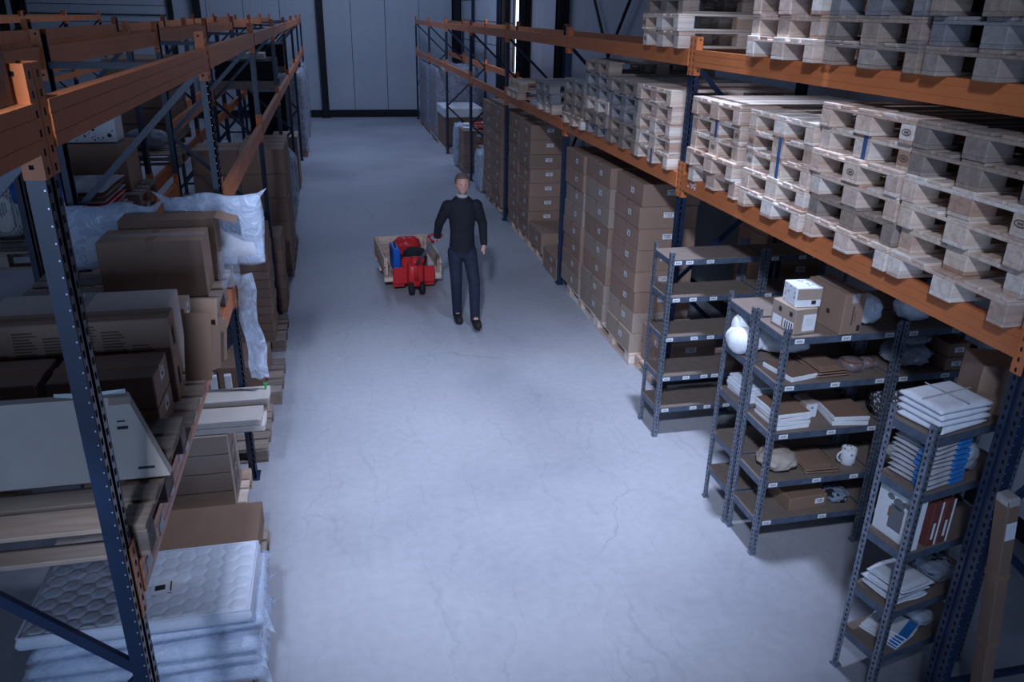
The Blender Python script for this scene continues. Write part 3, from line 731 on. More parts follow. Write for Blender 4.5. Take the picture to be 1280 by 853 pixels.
# second tier
def book(label, c, s, mat='white', cover='carddark', rz=0.0, group=None, name='flat_box', cat='box', rot=None):
    t = T(name, label, cat, c, rz, group, rot)
    P(t, 'body', MB().cbox((0, 0, s[2]/2-.001), (s[0], s[1], s[2]-.002), .003), mat)
    if cover: P(t, 'cover', MB().b2(-s[0]/2+.004, s[0]/2-.004, -s[1]/2+.004, s[1]/2-.004, s[2]-.002, s[2]+.0005), cover)
    return t
book('flat white-edged box lying askew on the second tier of the full shelving', (2.85, 4.235, zs(3)), (.22, .28, .035), rz=.2)
t = T('brown_sheet_pile', 'dark brown folded sheets lying mid second tier of the full shelving', 'pile', (3.075, 4.235, zs(3)), .04)
for k in range(3): P(t, 'sheet', MB().rslab((0, .0, .012+k*.02), (.22-.02*k, .26, .018), k, .01, 10, 8), 'carddark', True)
for k, (xx, yy, ss) in enumerate([(3.270, 4.19, .078), (3.412, 4.22, .058)]):
    t = T('wrapped_bowl', ['larger amber bowl in film', 'smaller amber bowl in film'][k] + ' at the end of the second tier', 'bowl', (xx, yy, zs(3)))
    P(t, 'bowl', MB().lathe((0, 0, 0), [(ss*.5, 0), (ss*.95, ss*.35), (ss, ss*.75), (ss*.85, ss*1.0), (ss*.3, ss*1.08)], 20), 'amber', True)
    P(t, 'film', MB().blob((0, 0, ss*.56), (ss*2.1, ss*2.1, ss*1.2), 2.4, .08, k, 3), 'thinfilm', True)
# third tier
for k in range(4):
    book('white-edged flat box, %s of four at the aisle end of the third tier' % from_bottom(k, 4), (2.845+random.uniform(-.006, .006), 4.235, zs(2)+k*.030), (.24, .29, .029), rz=.05+random.uniform(-.04, .04), group='white-edged boxes on the third tier')
for k in range(2):
    book('white-edged flat box, %s of two at the far end of the third tier' % ['lower', 'upper'][k], (3.28, 4.20, zs(2)+k*.035), (.25, .27, .034), rz=-.15+.05*k, group='white-edged boxes on the third tier')
t = T('small_printed_carton', 'small printed carton between the white-edged box piles', 'box', (3.04, 4.28, zs(2)), .1)
P(t, 'body', MB().cbox((0, 0, .06), (.10, .14, .12), .004), 'cardgrey'); P(t, 'print_panel', MB().b2(-.045, .045, -.0712, -.07, .01, .11), 'toyprint')
# fourth tier
bag('beige fabric bundle on the fourth tier of the full shelving', (2.85, 4.22, zs(1)), (.26, .26, .13), 'beigecloth', None, 4, 'bundle', name='fabric_bundle', lump=.25)
t = T('brown_sheet_pile', 'flat brown folded sheets mid fourth tier of the full shelving', 'pile', (3.135, 4.23, zs(1)), -.04)
for k in range(2): P(t, 'sheet', MB().rslab((0, 0, .012+k*.02), (.24, .28, .018), 5+k, .012, 10, 8), 'carddark', True)
t = T('mug', 'printed white mug lying at the end of the fourth tier', 'mug', (3.385, 4.18, zs(1)))
P(t, 'body', MB().lathe((0, 0, 0), [(.045, 0), (.052, .01), (.052, .12), (.047, .12), (.045, .015), (.001, .015)], 20), 'toyprint', True)
h = MB()
for k in range(8):
    a0, a1 = math.pi*(.5+k/8), math.pi*(.5+(k+1)/8); h.tube((-.05+.035*math.cos(a0), 0, .06+.038*math.sin(a0)), (-.05+.035*math.cos(a1), 0, .06+.038*math.sin(a1)), .007, 6)
P(t, 'handle', h, 'white', True)
# bottom tier
carton('low brown carton on the bottom tier of the full shelving', (3.08, 4.24, zs(0)), (.30, .26, .11), 'carddark', .05, [('-y', .09, .06, .07, .04)], 'x')
bag('crumpled clear film pouch on the bottom tier by the low carton', (3.355, 4.22, zs(0)), (.17, .22, .08), 'black', 'film', 6, lump=.2, name='film_pouch')
# unit behind: foam shape and flat packs
t = T('foam_torso', 'white rounded foam shape lying across the bare-topped shelving', 'foam shape', (2.70, 4.60, zs(3)))
P(t, 'body', MB().blob((.05, .03, .095), (.32, .24, .19), 2.2, .1, 3, 4).blob((.0, .07, .16), (.13, .13, .20), 2.2, .05, 8, 3).blob((-.04, -.03, .10), (.19, .19, .19), 2.0, .05, 9, 3), 'white', True)
P(t, 'limb', MB().blob((.26, -.06, .07), (.38, .15, .13), 2.2, .08, 5, 3, rz=-.3), 'white', True)
for k in range(5):
    book('grey-white flat pack, %s of five on the bare-topped shelving' % from_bottom(k, 5), (2.83+random.uniform(-.008, .008), 4.625, zs(2)+k*.024), (.24, .28, .023), 'cloth', None, rz=random.uniform(-.05, .05), group='flat packs on the bare-topped shelving')
tag(link('blue_pouch', MB().blob((0, 0, .04), (.18, .22, .08), 3, .15, 3, 3).mesh('blue_pouch', 'bluepack', True), None, (3.06, 4.62, zs(2))), 'blue pouch behind the white-edged box pile', 'pouch')
# rear unit goods (x 3.50-4.30)
bag('puffy grey duvet in clear film on the second tier of the rear unit', (3.70, 4.23, zs(3)), (.31, .26, .14), 'cloth', 'film', 11, lump=.18)
bag('flat film-wrapped blanket draped beside the puffy duvet', (3.68, 4.20, zs(3)+.185), (.24, .24, .06), 'greycloth', 'film', 12, lump=.2)
for k in range(2):
    carton('small brown labelled carton, %s of two beside the puffy duvet' % ['lower', 'upper'][k], (3.97, 4.20, zs(3)+k*.10), (.16, .28, .098), 'carddark', 0, [('-y', 0, .05, .07, .035)], 'x', 'small labelled cartons on the rear unit')
t = T('tissue_box', 'white slotted box at the far right of the rear unit', 'box', (4.17, 4.19, zs(3)), .1)
P(t, 'body', MB().cbox((0, 0, .055), (.17, .24, .11), .005), 'white'); P(t, 'slot', MB().lathe((0, 0, .1095), [(.05, 0), (.05, .0015)], 16), 'hole')
t = T('patterned_roll', 'dark patterned fabric roll with a white band, third tier', 'roll', (3.68, 4.10, zs(2)+.085))
P(t, 'roll', MB().tube((-.17, .1, 0), (.17, .06, 0), .085, 20), 'pattern', True); P(t, 'band', MB().tube((.03, .077, 0), (.10, .068, 0), .088, 20), 'cloth', True)
bag('black bagged bundle right of the patterned roll', (3.98, 4.22, zs(2)), (.2, .25, .22), 'black', None, 13, 'bundle', name='dark_bundle')
book('white flat box under the patterned roll tier end', (3.9, 4.15, zs(1)), (.3, .26, .05), 'white', None)
# nearest unit goods, in its own rotated frame
def near(u, v, z): c, s = math.cos(CR), math.sin(CR); return (2.700 + u*c - v*s, 2.775 + u*s + v*c, z)
def soft_stack(labels, u, v, z, d, n, mat, seed, group, rz=CR):
    for k in range(n):
        o = link('folded_textile', MB().rslab((0, 0, 0), d, seed+k, .012, 18, 14, .012).mesh('folded_textile', mat, True), None, near(u+random.uniform(-.006, .006), v, z+d[2]/2+k*d[2]*1.01), (0, 0, rz+random.uniform(-.05, .05)))
        tag(o, labels[k], 'textile', group)
soft_stack(['folded white textile, %s of four on the nearest shelving' % from_bottom(k, 4) for k in range(4)], .205, .135, zs(4), (.33, .25, .034), 4, 'cloth', 20, 'folded white textiles on the nearest shelving')
tw = tag(link('string_tie', MB().b2(-.168, .168, -.003, .003, 0, .003).b2(-.003, .003, -.128, .128, 0, .003).mesh('string_tie', 'greycloth'), None, near(.205, .135, zs(4)+.1430), (0, 0, CR)), 'thin string tied over the folded white textiles', 'string')
for k in range(9):
    t = T('packed_textile', 'blue-ended film pack, %s of nine on the nearest shelving' % from_bottom(k, 9), 'pack', near(.185, .135, zs(3)+k*.0288), CR+random.uniform(-.06, .06), 'blue-ended packs on the nearest shelving')
    P(t, 'pack', MB().rslab((0, 0, .014), (.25, .23, .026), 40+k, .008, 10, 8, .012), 'greycloth', True); P(t, 'printed_end', MB().cbox((.08, -.117, .014), (.10, .012, .022), .002), 'bluepack'); P(t, 'printed_end', MB().cbox((-.128, -.07, .014), (.008, .08, .022), .002), 'bluepack')
bag('small clear film bag right of the blue-ended packs', near(.415, .13, zs(3)), (.14, .18, .17), 'greycloth', 'film', 15)
t = T('picture_box', 'white box printed with a grey soft toy, standing on nearest shelving', 'box', near(.072, .135, zs(2)), CR-.03)
P(t, 'body', MB().cbox((0, 0, .155), (.055, .25, .31), .004), 'white')
g = MB().lathe((0, 0, 0), [(.05, 0), (.05, .001)], 20)
fig = MB().b2(-.0288, -.028, -.05, .035, .06, .20)
fig.add([(-.0288, -.0+.035*math.cos(a)-.01, .215+.035*math.sin(a)) for a in np.linspace(0, 2*math.pi, 15)[:-1]], [tuple(range(14))])
for cy_ in (-.055, .045): fig.add([(-.0288, cy_+.024*math.cos(a)-.0, .235+.017*math.sin(a)) for a in np.linspace(0, 2*math.pi, 13)[:-1]], [tuple(range(12))])
P(t, 'toy_print', fig, basic('grey_print', (0.16, 0.17, 0.19), .7, var=.05))
P(t, 'red_tag_print', MB().b2(-.0294, -.0288, .025, .045, .12, .18), 'carddark')
for zz in (.03, .055): P(t, 'round_mark', MB().add([(-.029, -.095+.010*math.cos(a), zz+.010*math.sin(a)) for a in np.linspace(0, 2*math.pi, 11)[:-1]], [tuple(range(10))]), 'ink')
for k in range(2):
    t = T('red_book_box', ['left', 'right'][k] + ' red-faced upright box behind the soft toy box', 'box', near(.19+k*.085, .12, zs(2)), CR)
    P(t, 'body', MB().cbox((0, 0, .13), (.065, .22, .26), .003), basic('maroon_print', (0.16, 0.05, 0.045), .5, var=.05)); P(t, 'white_edge', MB().b2(.022, .034, -.1112, -.11, .0, .26), 'paper'); P(t, 'lettering', MB().b2(-.012, .004, -.1112, -.1105, .04, .14), 'paper')
for k in range(3):
    o = link('folded_shirt', MB().rslab((0, 0, 0), (.24, .22, .02), 60+k, .03, 16, 12, .02).mesh('folded_shirt', 'cloth', True), None, near(.175+k*.008, .135, zs(1)+.018+k*.036), (0, .02*k, CR+.04*k))
    tag(o, 'crumpled white shirt, %s of three on the fourth tier nearest us' % from_bottom(k, 3), 'textile', 'crumpled shirts on the nearest shelving')
bag('dark crumpled film bag beside the white shirts', near(.46, .13, zs(1)), (.20, .18, .12), 'black', 'film', 16)
for k in range(5):
    t = book('white and blue brochure, %s of five on the bottom tier nearest us' % from_bottom(k, 5), near(.19+.012*k, .13, zs(0)+k*.012), (.17, .22, .011), 'paper', None, CR+.25+random.uniform(-.12, .12), 'brochures on the nearest shelving', 'brochure', 'brochure')
    P(t, 'blue_stripe', MB().b2(-.084, .084, -.108, -.06, .0095, .0112), 'bluepack'); P(t, 'text_block', MB().b2(-.06, .05, 0, .06, .0098, .0110), 'greycloth')
bag('small film bag on the bottom tier behind the brochures', near(.43, .13, zs(0)), (.14, .16, .10), 'greycloth', 'film', 17)
# big carton on the nearest unit's rear half
carton('plain brown carton standing behind the folded white textiles', near(.57, .145, zs(4)), (.26, .24, .27), 'card', CR-.55, [], None)
# long narrow carton leaning in the dark corner
t = T('long_carton', 'long narrow pale carton leaning in the dark right corner', 'box', (3.17, 2.52, .02), rot=(0.0, -.16, 0))
P(t, 'body', MB().cbox((0, 0, .73), (.065, .08, 1.45), .004), 'carddark')
P(t, 'film_cap', MB().cbox((0, 0, 1.44), (.069, .085, .05), .01), 'cleartape'); link('shipping_label', label_mesh(.055, .10), t, (0, -.0402, 1.28), (0, 0, math.pi/2))
[P(t, 'tape', MB().b2(-.0335, .0335, -.0412, .0412, z_, z_+.04), 'tape') for z_ in (.98, .55)]

# ------------------------------------------------------------------ left: near bay, on the low beams (top 1.66)
ZB = 1.662
ZP = ZB+PH+.001
LP = 'pallets carried by the low left beams'
pallet('nearest wooden pallet on the low left beam, boards showing', -1.33, 2.925, ZB, 'old', 0, LP, None)
pallet('second pallet on the low left beam, under lettered cartons', -1.36, 3.78, ZB-.134+.001, 'old', 0, LP, None) if False else None
pallet('third pallet on the low left beam, under the big carton', -1.36, 5.22, ZB, 'old', 0, LP, None)
# deck boards under the middle goods
t = T('deck_board_set', 'loose deck boards bridging the low left beams under the cartons', 'boards', (-1.27, 3.92, ZB))
for k in range(8): P(t, 'deck_board', MB().cbox((0, -.52+k*.15, .010), (1.08, .12, .019), .003), 'wood_old')
ZD = ZB+.021
# leaning flat carton
t = T('leaning_flat_carton', 'pale flat carton leaning over the nearest left pallet', 'box', (0, 0, 0))
bl, br_, tl, tr = Vector((-1.92, 2.83, 1.80)), Vector((-.70, 2.83, 1.80)), Vector((-1.92, 3.02, 2.06)), Vector((-.86, 3.02, 2.06))
nrm = Vector((0, -.8, .6))*.045
P(t, 'body', MB().add([bl, br_, tr, tl, bl-nrm*0+Vector((0, .045, .0)), br_+Vector((0, .045, 0)), tr+Vector((0, .045, .0)), tl+Vector((0, .045, 0))], [(0, 1, 2, 3), (7, 6, 5, 4), (0, 4, 5, 1), (1, 5, 6, 2), (2, 6, 7, 3), (3, 7, 4, 0)]), 'cardpale')
P(t, 'torn_edge', MB().add([(tr.x-.25, tr.y-.004, tr.z-.03), (tr.x, tr.y-.004, tr.z-.025), (tr.x-.01, tr.y+.047, tr.z+.012), (tr.x-.27, tr.y+.047, tr.z+.010), (tr.x-.12, tr.y+.02, tr.z+.018)], [(0, 1, 2, 4), (0, 4, 3)]), 'paper')
def on_panel(a, b, da, db, mat, nm):
    p = bl + (br_-bl)*a + (tl-bl)*b; ex = (br_-bl).normalized(); ey = (tl-bl).normalized(); n = ex.cross(ey)
    q = [p - ex*da - ey*db, p + ex*da - ey*db, p + ex*da + ey*db, p - ex*da + ey*db]
    P(t, nm, MB().add([w + n*.0015 for w in q], [(0, 1, 2, 3)]), mat)
on_panel(.86, .62, .02, .006, 'ink', 'print_mark'); on_panel(.855, .70, .015, .003, 'ink', 'print_mark'); on_panel(.93, .12, .03, .005, 'ink', 'print_mark'); on_panel(.85, .95, .04, .015, 'cardgrey', 'tape')
# two layers of cartons
for k in range(2):
    carton('brown carton with white label, %s layer at the aisle end, left rack' % ['lower', 'upper'][k], (-1.045, 3.490, ZD+k*.155), (.43, .29, .154), 'card', 0, [('+x', .02, .10, .075, .05)], 'x', 'lettered cartons on the low left beam')
    carton('brown carton, %s layer, left of the labelled cartons' % ['lower', 'upper'][k], (-1.51, 3.490, ZD+k*.155), (.43, .29, .154), 'card', 0, [], 'x', 'lettered cartons on the low left beam')
# long printed carton
t = carton('long upright carton covered in columns of printed text, left rack', (-1.30, 3.80, ZD), (.96, .155, .44), 'card', 0, [], 'x', None, 'printed_carton')
pr = MB(); rnd = random.Random(3)
for cidx in range(7):
    x0 = -.44+cidx*.125; n = [9, 6, 13, 11, 14, 12, 7][cidx]
    for l in range(n): pr.b2(x0, x0+rnd.uniform(.07, .105), -.0788, -.0772, .215+l*.0150, .2225+l*.0150)
P(t, 'printed_text', pr, 'inkbrown')
for zz in (.11, .32): P(t, 'handle_hole', MB().b2(.479, .4812, -.02, .02, zz-.045, zz+.045), 'hole')
t = carton('pale taped carton standing behind the printed carton', (-1.27, 4.09, ZD), (.82, .30, .415), 'cardpale', 0, [], 'y', None, 'taped_carton', 'cleartape')
for q in range(2):
    t = T('cardboard_sheet', ['front', 'rear'][q]+' bent cardboard sheet beside the printed carton', 'cardboard', (-.775+q*.02, 3.96+q*.10, ZD), rot=(-.10, .10, .12))
    P(t, 'sheet', MB().b2(-.055, .075, -.003, .003, 0, .36+.04*q), ['carddark', 'card'][q]); P(t, 'flap', MB().add([(.075, -.003, .05), (.075, .003, .30), (.12, .06, .27), (.12, .06, .05)], [(0, 1, 2, 3), (3, 2, 1, 0)]), 'card')
for k, (xx, yy, zz, s) in enumerate([(-.93, 4.46, ZD, (.20, .30, .15)), (-.95, 4.44, ZD+.151, (.18, .24, .12)), (-1.18, 4.45, ZD, (.26, .30, .22))]):
    t = carton(['lower film-covered carton', 'upper film-covered carton', 'wider carton beside the film-covered pair'][k] + ', left rack', (xx, yy, zz), s, 'cardgrey', .04*k, [('+x', 0, .08, .07, .05)], 'y', 'film covered cartons', tapemat='cleartape')
tag(link('torn_film', MB().blob((0, 0, .10), (.12, .26, .24), 3, .3, 31, 4, 4).mesh('torn_film', 'thinfilm', True), None, (-.715, 5.15, ZP+.03)), 'torn clear film bunched beside the big left carton', 'film')
tag(link('hanging_film', MB().add([(i*.032+.015*math.sin(j*1.7)+.006*j, .03*math.sin(i*2.1+j)+.012*j, -j*.12) for j in range(8) for i in range(5)], [(j*5+i, j*5+i+1, j*5+i+6, j*5+i+5) for j in range(7) for i in range(4)]).mesh('hanging_film', 'milkfilm', True), None, (-.745, 5.50, 1.77)), 'strip of clear film hanging down beside the left post', 'film')
# price tags on the low left beam
lr = [o for o in C.objects if o.name.startswith('pallet_rack')][1]
lb = [b for b in lr.children if b.name.startswith('beam')]
lb = [b for b in lb if abs(b.location.z-1.66) < .01 and b.location.x > 0 and b.location.y > 3][0]
for k in range(12):
    link('price_tag', label_mesh(.075, .05), lb, (.0262, -1.45+k*.215+random.uniform(-.05, .05), -.06+random.uniform(-.02, .02)), (random.uniform(-.1, .1), 0, math.pi))
# big carton with open neighbour
t = carton('big taped brown carton on the third left pallet', (-1.13, 5.13, ZP), (.60, .30, .37), 'card', 0, [], 'y', None, 'big_carton')
P(t, 'top_tape', MB().b2(-.301, .301, -.03, .03, .3685, .3698), 'cleartape'); P(t, 'seam', MB().b2(-.29, .29, -.002, .002, .3695, .3702), 'inkbrown')
t = T('open_carton', 'brown carton with a flap folded open, behind the big carton', 'box', (-1.08, 5.40, ZP))
P(t, 'body', MB().cbox((0, 0, .21), (.58, .20, .42), .004), 'carddark')
P(t, 'flap', MB().add([(.29, -.10, .42), (.29, .10, .42), (.42, .10, .38), (.42, -.10, .38), (.29, -.10, .424), (.29, .10, .424), (.42, .10, .384), (.42, -.10, .384)], [(0, 3, 2, 1), (4, 5, 6, 7), (0, 4, 7, 3), (3, 7, 6, 2), (1, 2, 6, 5)]), 'card')
def wrapped_mat(label, c, d, rot, seed):
    t = T('wrapped_mattress', label, 'mattress', c, rot=rot, group='film wrapped mattresses on the left rack')
    P(t, 'mattress', MB().rslab((0, 0, 0), (d[0]*.93, d[1]*.9, d[2]*.85), seed, .015, 16, 10, .03), 'mattress', True)
    P(t, 'film', MB().rslab((0, 0, 0), (d[0], d[1], d[2]), seed+2, .035, 26, 16, .03, None, .8), 'milkfilm', True)
    for sx_ in (-1, 1): P(t, 'film_corner', MB().add([(sx_*(d[0]/2-.01), d[1]/2-.05, 0), (sx_*(d[0]/2+.065), d[1]/2+.05, .02), (sx_*(d[0]/2-.05), d[1]/2-.01, 0)], [(0, 1, 2)]), 'milkfilm')
wrapped_mat('left film-wrapped white mattress tilted behind the big carton', (-1.49, 5.575, ZP+.245), (.60, .40, .07), (math.radians(86), 0, .0), 1)
wrapped_mat('right film-wrapped white mattress overhanging the aisle behind the big carton', (-.83, 5.56, ZP+.275), (.60, .46, .07), (math.radians(88), 0, 0), 5)

# ------------------------------------------------------------------ left: on the floor
floor_pallet('pallet under the quilted mattress stack', -1.22, 3.60, 'pale', 0)
hexc = .105
def quilt(u, v):
    # hexagon quilting
    s = hexc*.5; a = u/(1.5*s); best = sec = 9
    for i in (math.floor(a)-1, math.floor(a), math.floor(a)+1, math.floor(a)+2):
        b = v/(1.732*s) - .5*(i % 2)
        for j in (math.floor(b)-1, math.floor(b), math.floor(b)+1, math.floor(b)+2):
            dd = math.hypot((a-i)*1.5, (b-j)*1.732)
            if dd < best: sec = best; best = dd
            elif dd < sec: sec = dd
    e = max(0, sec-best)
    return .010*min(1, e*1.5)**.5 - .004
MX, MY = (-1.66, -.575), (3.40, 3.98)
for k in range(5):
    top = k == 4
    dz = .099
    t = T('cot_mattress', ['bottom film-wrapped mattress of the floor stack', 'second film-wrapped mattress from bottom of the floor stack', 'third film-wrapped mattress from bottom of the floor stack', 'fourth film-wrapped mattress from bottom, poking into the aisle', 'white hexagon-quilted mattress on top of the floor stack'][k], 'mattress',
          ((MX[0]+MX[1])/2 + [.02, -.01, .015, .035, 0][k], (MY[0]+MY[1])/2 + [0, .01, -.01, .03, 0][k], PH+.060+k*dz), 0, 'cot mattresses stacked on the floor', rot=(0, 0, [.0, .02, -.015, .05, .0][k]))
    if top:
        P(t, 'mattress', MB().rslab((0, 0, 0), (1.085, .58, .088), 9, .003, 170, 96, .02, quilt), 'mattress', True)
        pp = MB()
        for sx_, sy_, lx, ly in ((0, -.287, 1.08, .012), (0, .287, 1.08, .012), (-.540, 0, .012, .58), (.540, 0, .012, .58)): pp.cbox((sx_, sy_, .041), (lx, ly, .012), .004)
        P(t, 'piping', pp, 'mattress', True)
        P(t, 'care_label', MB().b2(.02, .17, -.10, .00, .0505, .0515), 'paper', rot=(0, 0, .12)); P(t, 'care_print', MB().b2(.115, .122, -.09, -.01, .0515, .0522).b2(.04, .09, -.07, -.03, .0515, .0520), 'ink', rot=(0, 0, .12))
    else:
        P(t, 'mattress', MB().rslab((0, 0, 0), (1.07, .565, .085), k, .008, 30, 18, .03), 'mattress', True)
        P(t, 'film', MB().rslab((0, 0, 0), (1.10, .59, .094), k+20, .016, 40, 24, .03), 'film', True)
        P(t, 'film_corner', MB().add([(.53, -.28, -.03), (.60, -.33, -.05), (.55, -.20, .03)], [(0, 1, 2)]), 'film'); P(t, 'film_corner', MB().add([(.53, .28, -.02), (.62, .30, .03), (.55, .18, .02)], [(0, 1, 2)]), 'film')
t = carton('flat brown carton lying on the floor behind the mattress stack', (-.96, 4.62, .10), (.62, .56, .17), 'carddark', 0, [], None, None, 'flat_carton')
floor_pallet('pallet under the flat brown carton', -1.22, 4.43, 'old', 0).location.z = -.035 if False else 0.0
t.location.z = PH+.001
t = T('framed_board', 'dark board with a bright blue frame standing beside the flat carton', 'board', (-1.30, 4.66, PH+.001), rot=(0, .06, 0))
P(t, 'board', MB().b2(-.012, .012, -.30, .30, .01, .44), 'carddark'); P(t, 'frame', MB().b2(-.018, .018, .29, .325, 0, .47).b2(-.018, .018, -.325, -.29, 0, .47).b2(-.018, .018, -.3, .3, .44, .47), 'bluebin')
floor_pallet('pallet under the grey carton block', -1.40, 5.245, 'pale', 0)
for j in range(1):
    for k in range(4):
        carton('grey-brown carton, %s, in the left floor block under flat packs' % from_top(k, 4), (-1.085, 5.30+j*.40, PH+.001+k*.150), (.46, .39, .149), 'cardgrey', 0, [('+x', .0, .09, .06, .05)], 'x', 'grey-brown cartons on the left floor', tapemat='cleartape')
for k, (yy, zz, xr) in enumerate([(5.23, .738, -.60), (5.23, .786, -.62), (5.55, .738, -.60), (5.55, .786, -.59)]):
    o = T('flat_pack_panel', ['lower near flat-pack', 'upper near flat-pack', 'lower far flat-pack', 'upper far flat-pack'][k] + ' overhanging the grey-brown carton block', 'flat pack', (xr-.34, yy, zz), random.uniform(-.02, .02), 'flat packs lying on the left carton block')
    P(o, 'body', MB().cbox((0, 0, .022), (.68, .22, .045), .003), 'cardpale'); P(o, 'end_label', MB().b2(.3398, .3412, -.03, .03, .012, .034), 'paper')
carton('open-topped carton low between post and flat box stack', (-.98, 7.42, .14), (.40, .60, .22), 'card', -.08, [], None, None, 'low_carton')
floor_pallet('pallet under the low carton beyond the flat packs', -1.24, 7.40, 'old', 0)
for k in range(2):
    o = tag(link('white_strip_pack', MB().cbox((0, 0, .19), (.06, .05, .38), .004).mesh('white_strip_pack', 'white'), None, (-1.16+k*.12, 6.62, PH+.001), (0, 0, .1)), ['left', 'right'][k] + ' white strip pack standing in the shade by the left post', 'pack')
floor_pallet('pallet under the white strip packs', -1.30, 6.35, 'old', 0)
t = T('green_clip', 'tiny green clip on the flat packs by the post', 'clip', (-.62, 5.60, .832)); P(t, 'clip', MB().cbox((0, 0, .02), (.015, .02, .04), .004).cbox((0, .0, .045), (.03, .012, .012), .003), basic('green_plastic', (0.0, 0.5, 0.12), .4))
# stack of flat boxes
floor_pallet('pallet under the tall stack of flat boxes', -1.26, 8.70, 'old', 0)
for k in range(12):
    carton('flat brown box, %s of twelve in the stack beyond the left post' % from_top(k, 12), (-.97+random.uniform(-.006, .006), 8.62+random.uniform(-.006, .006), PH+.001+k*.0985), (.42, .62, .0975), 'card', random.uniform(-.012, .012), [], None, 'flat boxes stacked by the left post')
for k in range(6):
    carton('shallow brown box, %s of six behind the tall flat box stack' % from_top(k, 6), (-.86+random.uniform(-.01, .01), 9.82, .001+k*.16), (.32, .55, .159), 'card', random.uniform(-.02, .02), [], 'y', 'shallow boxes behind the flat box stack')
# block of big cartons
floor_pallet('near pallet under the block of large cartons', -1.26, 11.40, 'old', 0); floor_pallet('far pallet under the block of large cartons', -1.26, 12.40, 'old', 0)
for c_ in range(2):
    for k in range(5):
        carton('large brown carton, %s, %s column of the dim left block' % (from_top(k, 5), ['left', 'right'][c_]), (-1.54+c_*.585, 11.35, PH+.001+k*.325), (.58, .66, .324), 'card', 0, [], 'x', 'large cartons in the dim left block')
for k in range(5):
    carton('large brown carton, %s, rear right column of the dim left block' % from_top(k, 5), (-.955, 12.05, PH+.001+k*.325), (.58, .66, .324), 'card', 0, [], 'x', 'large cartons in the dim left block')
for k, (yy, h, w_) in enumerate([(13.6, 1.35, .55), (14.55, 1.2, .6), (15.7, .95, .7)]):
    t = T('wrapped_bundle', ['nearest', 'middle', 'farthest'][k] + ' film-wrapped bundle beyond the large cartons on the left', 'bundle', (-.98, yy, 0))
    P(t, 'core', MB().cbox((0, 0, h/2), (.42, w_, h-.02), .03), 'carddark'); P(t, 'film', MB().blob((0, 0, h/2), (.52, w_*1.15, h*1.03), 6, .16, 40+k, 4, 6), 'film', True)
carton('plain brown carton by the far left bundles', (-.98, 17.45, 0), (.5, .9, .75), 'card', 0, [], 'x')
carton('pale carton on the plain carton by the far left bundles', (-.98, 17.45, .751), (.5, .85, .32), 'cardgrey', 0, [], 'x')
wrapped('tall film-wrapped pallet load near the far end on the left', -1.75, -.66, 21.0, 22.6, .13, 2.05, seed=7)
wrapped('tall film-wrapped pallet load at the very end on the left', -1.75, -.66, 24.4, 26.0, .13, 2.0, seed=8)
# dark loads on the upper left beams
def load(label, x0, x1, y0, y1, z, h, rows, mat='carddark', top=None):
    t = T('stacked_load', label, 'pallet load', ((x0+x1)/2, (y0+y1)/2, z))
    P(t, 'pallet_deck', MB().b2(-(x1-x0)/2, (x1-x0)/2, -(y1-y0)/2, (y1-y0)/2, .09, .125).b2(-(x1-x0)/2, (x1-x0)/2, -.05, .05, 0, .09).b2(-(x1-x0)/2, (x1-x0)/2, -(y1-y0)/2, -(y1-y0)/2+.1, 0, .09).b2(-(x1-x0)/2, (x1-x0)/2, (y1-y0)/2-.1, (y1-y0)/2, 0, .09), 'wood_old')
    for k in range(rows): P(t, 'carton', MB().cbox((0, 0, .125+(k+.5)*h/rows), (x1-x0-.02, y1-y0-.02, h/rows-.008), .008), mat)
    if top: P(t, 'top_pack', MB().cbox((.1, -.2, .125+h+.05), (.4, .5, .1), .01), top)
    return t
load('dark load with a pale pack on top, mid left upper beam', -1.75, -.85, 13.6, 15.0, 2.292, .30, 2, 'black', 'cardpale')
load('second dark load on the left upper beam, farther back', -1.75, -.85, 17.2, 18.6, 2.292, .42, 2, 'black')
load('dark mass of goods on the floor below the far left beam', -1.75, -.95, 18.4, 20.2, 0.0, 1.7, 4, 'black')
load('tall carton load on the upper left beam beside the camera', -1.77, -.80, 1.42, 2.34, 3.232, 1.55, 5, 'card')  # unseen load, added to block the spotlight from the left rack
# second row of racking: goods above the low beams
load('layered brown cartons on the back-to-back rack, upper left', -2.9, -2.1, 11.75, 13.0, 1.662, 1.05, 5, 'card')
t = T('printed_toy_box', 'white play box with scattered printed dots, on a brown carton', 'box', (-2.30, 8.55, 2.25), .0)
P(t, 'body', MB().cbox((0, 0, .13), (.52, .30, .25), .004), 'white')
dots = MB(); rnd = random.Random(11)
for k in range(46):
    cx_, cz_, r_ = rnd.uniform(-.23, .23), rnd.uniform(.02, .11), rnd.uniform(.003, .009)
    dots.add([(cx_+r_*math.cos(a), -.1512, cz_+r_*math.sin(a)) for a in np.linspace(0, 2*math.pi, 9)[:-1]], [tuple(range(8))])
for cx_, cz_, r_ in ((-.10, .13, .022), (-.095, .09, .022), (.06, .125, .016), (.2, .07, .02)): dots.add([(cx_+r_*math.cos(a), -.1514, cz_+r_*math.sin(a)) for a in np.linspace(0, 2*math.pi, 13)[:-1]], [tuple(range(12))])
P(t, 'dot_print', dots, 'ink')
tc_ = bpy.data.curves.new('t', 'FONT'); tc_.body = 'play&go'; tc_.size = .075; tc_.align_x = 'CENTER'
to = bpy.data.objects.new('t', tc_); C.objects.link(to); bpy.context.view_layer.update()
tm = bpy.data.meshes.new_from_object(to.evaluated_get(bpy.context.evaluated_depsgraph_get())); bpy.data.objects.remove(to)
tm.materials.clear(); tm.materials.append(M['ink']); link('lettering', tm, t, (-.03, -.1518, .185), (math.pi/2, 0, 0))
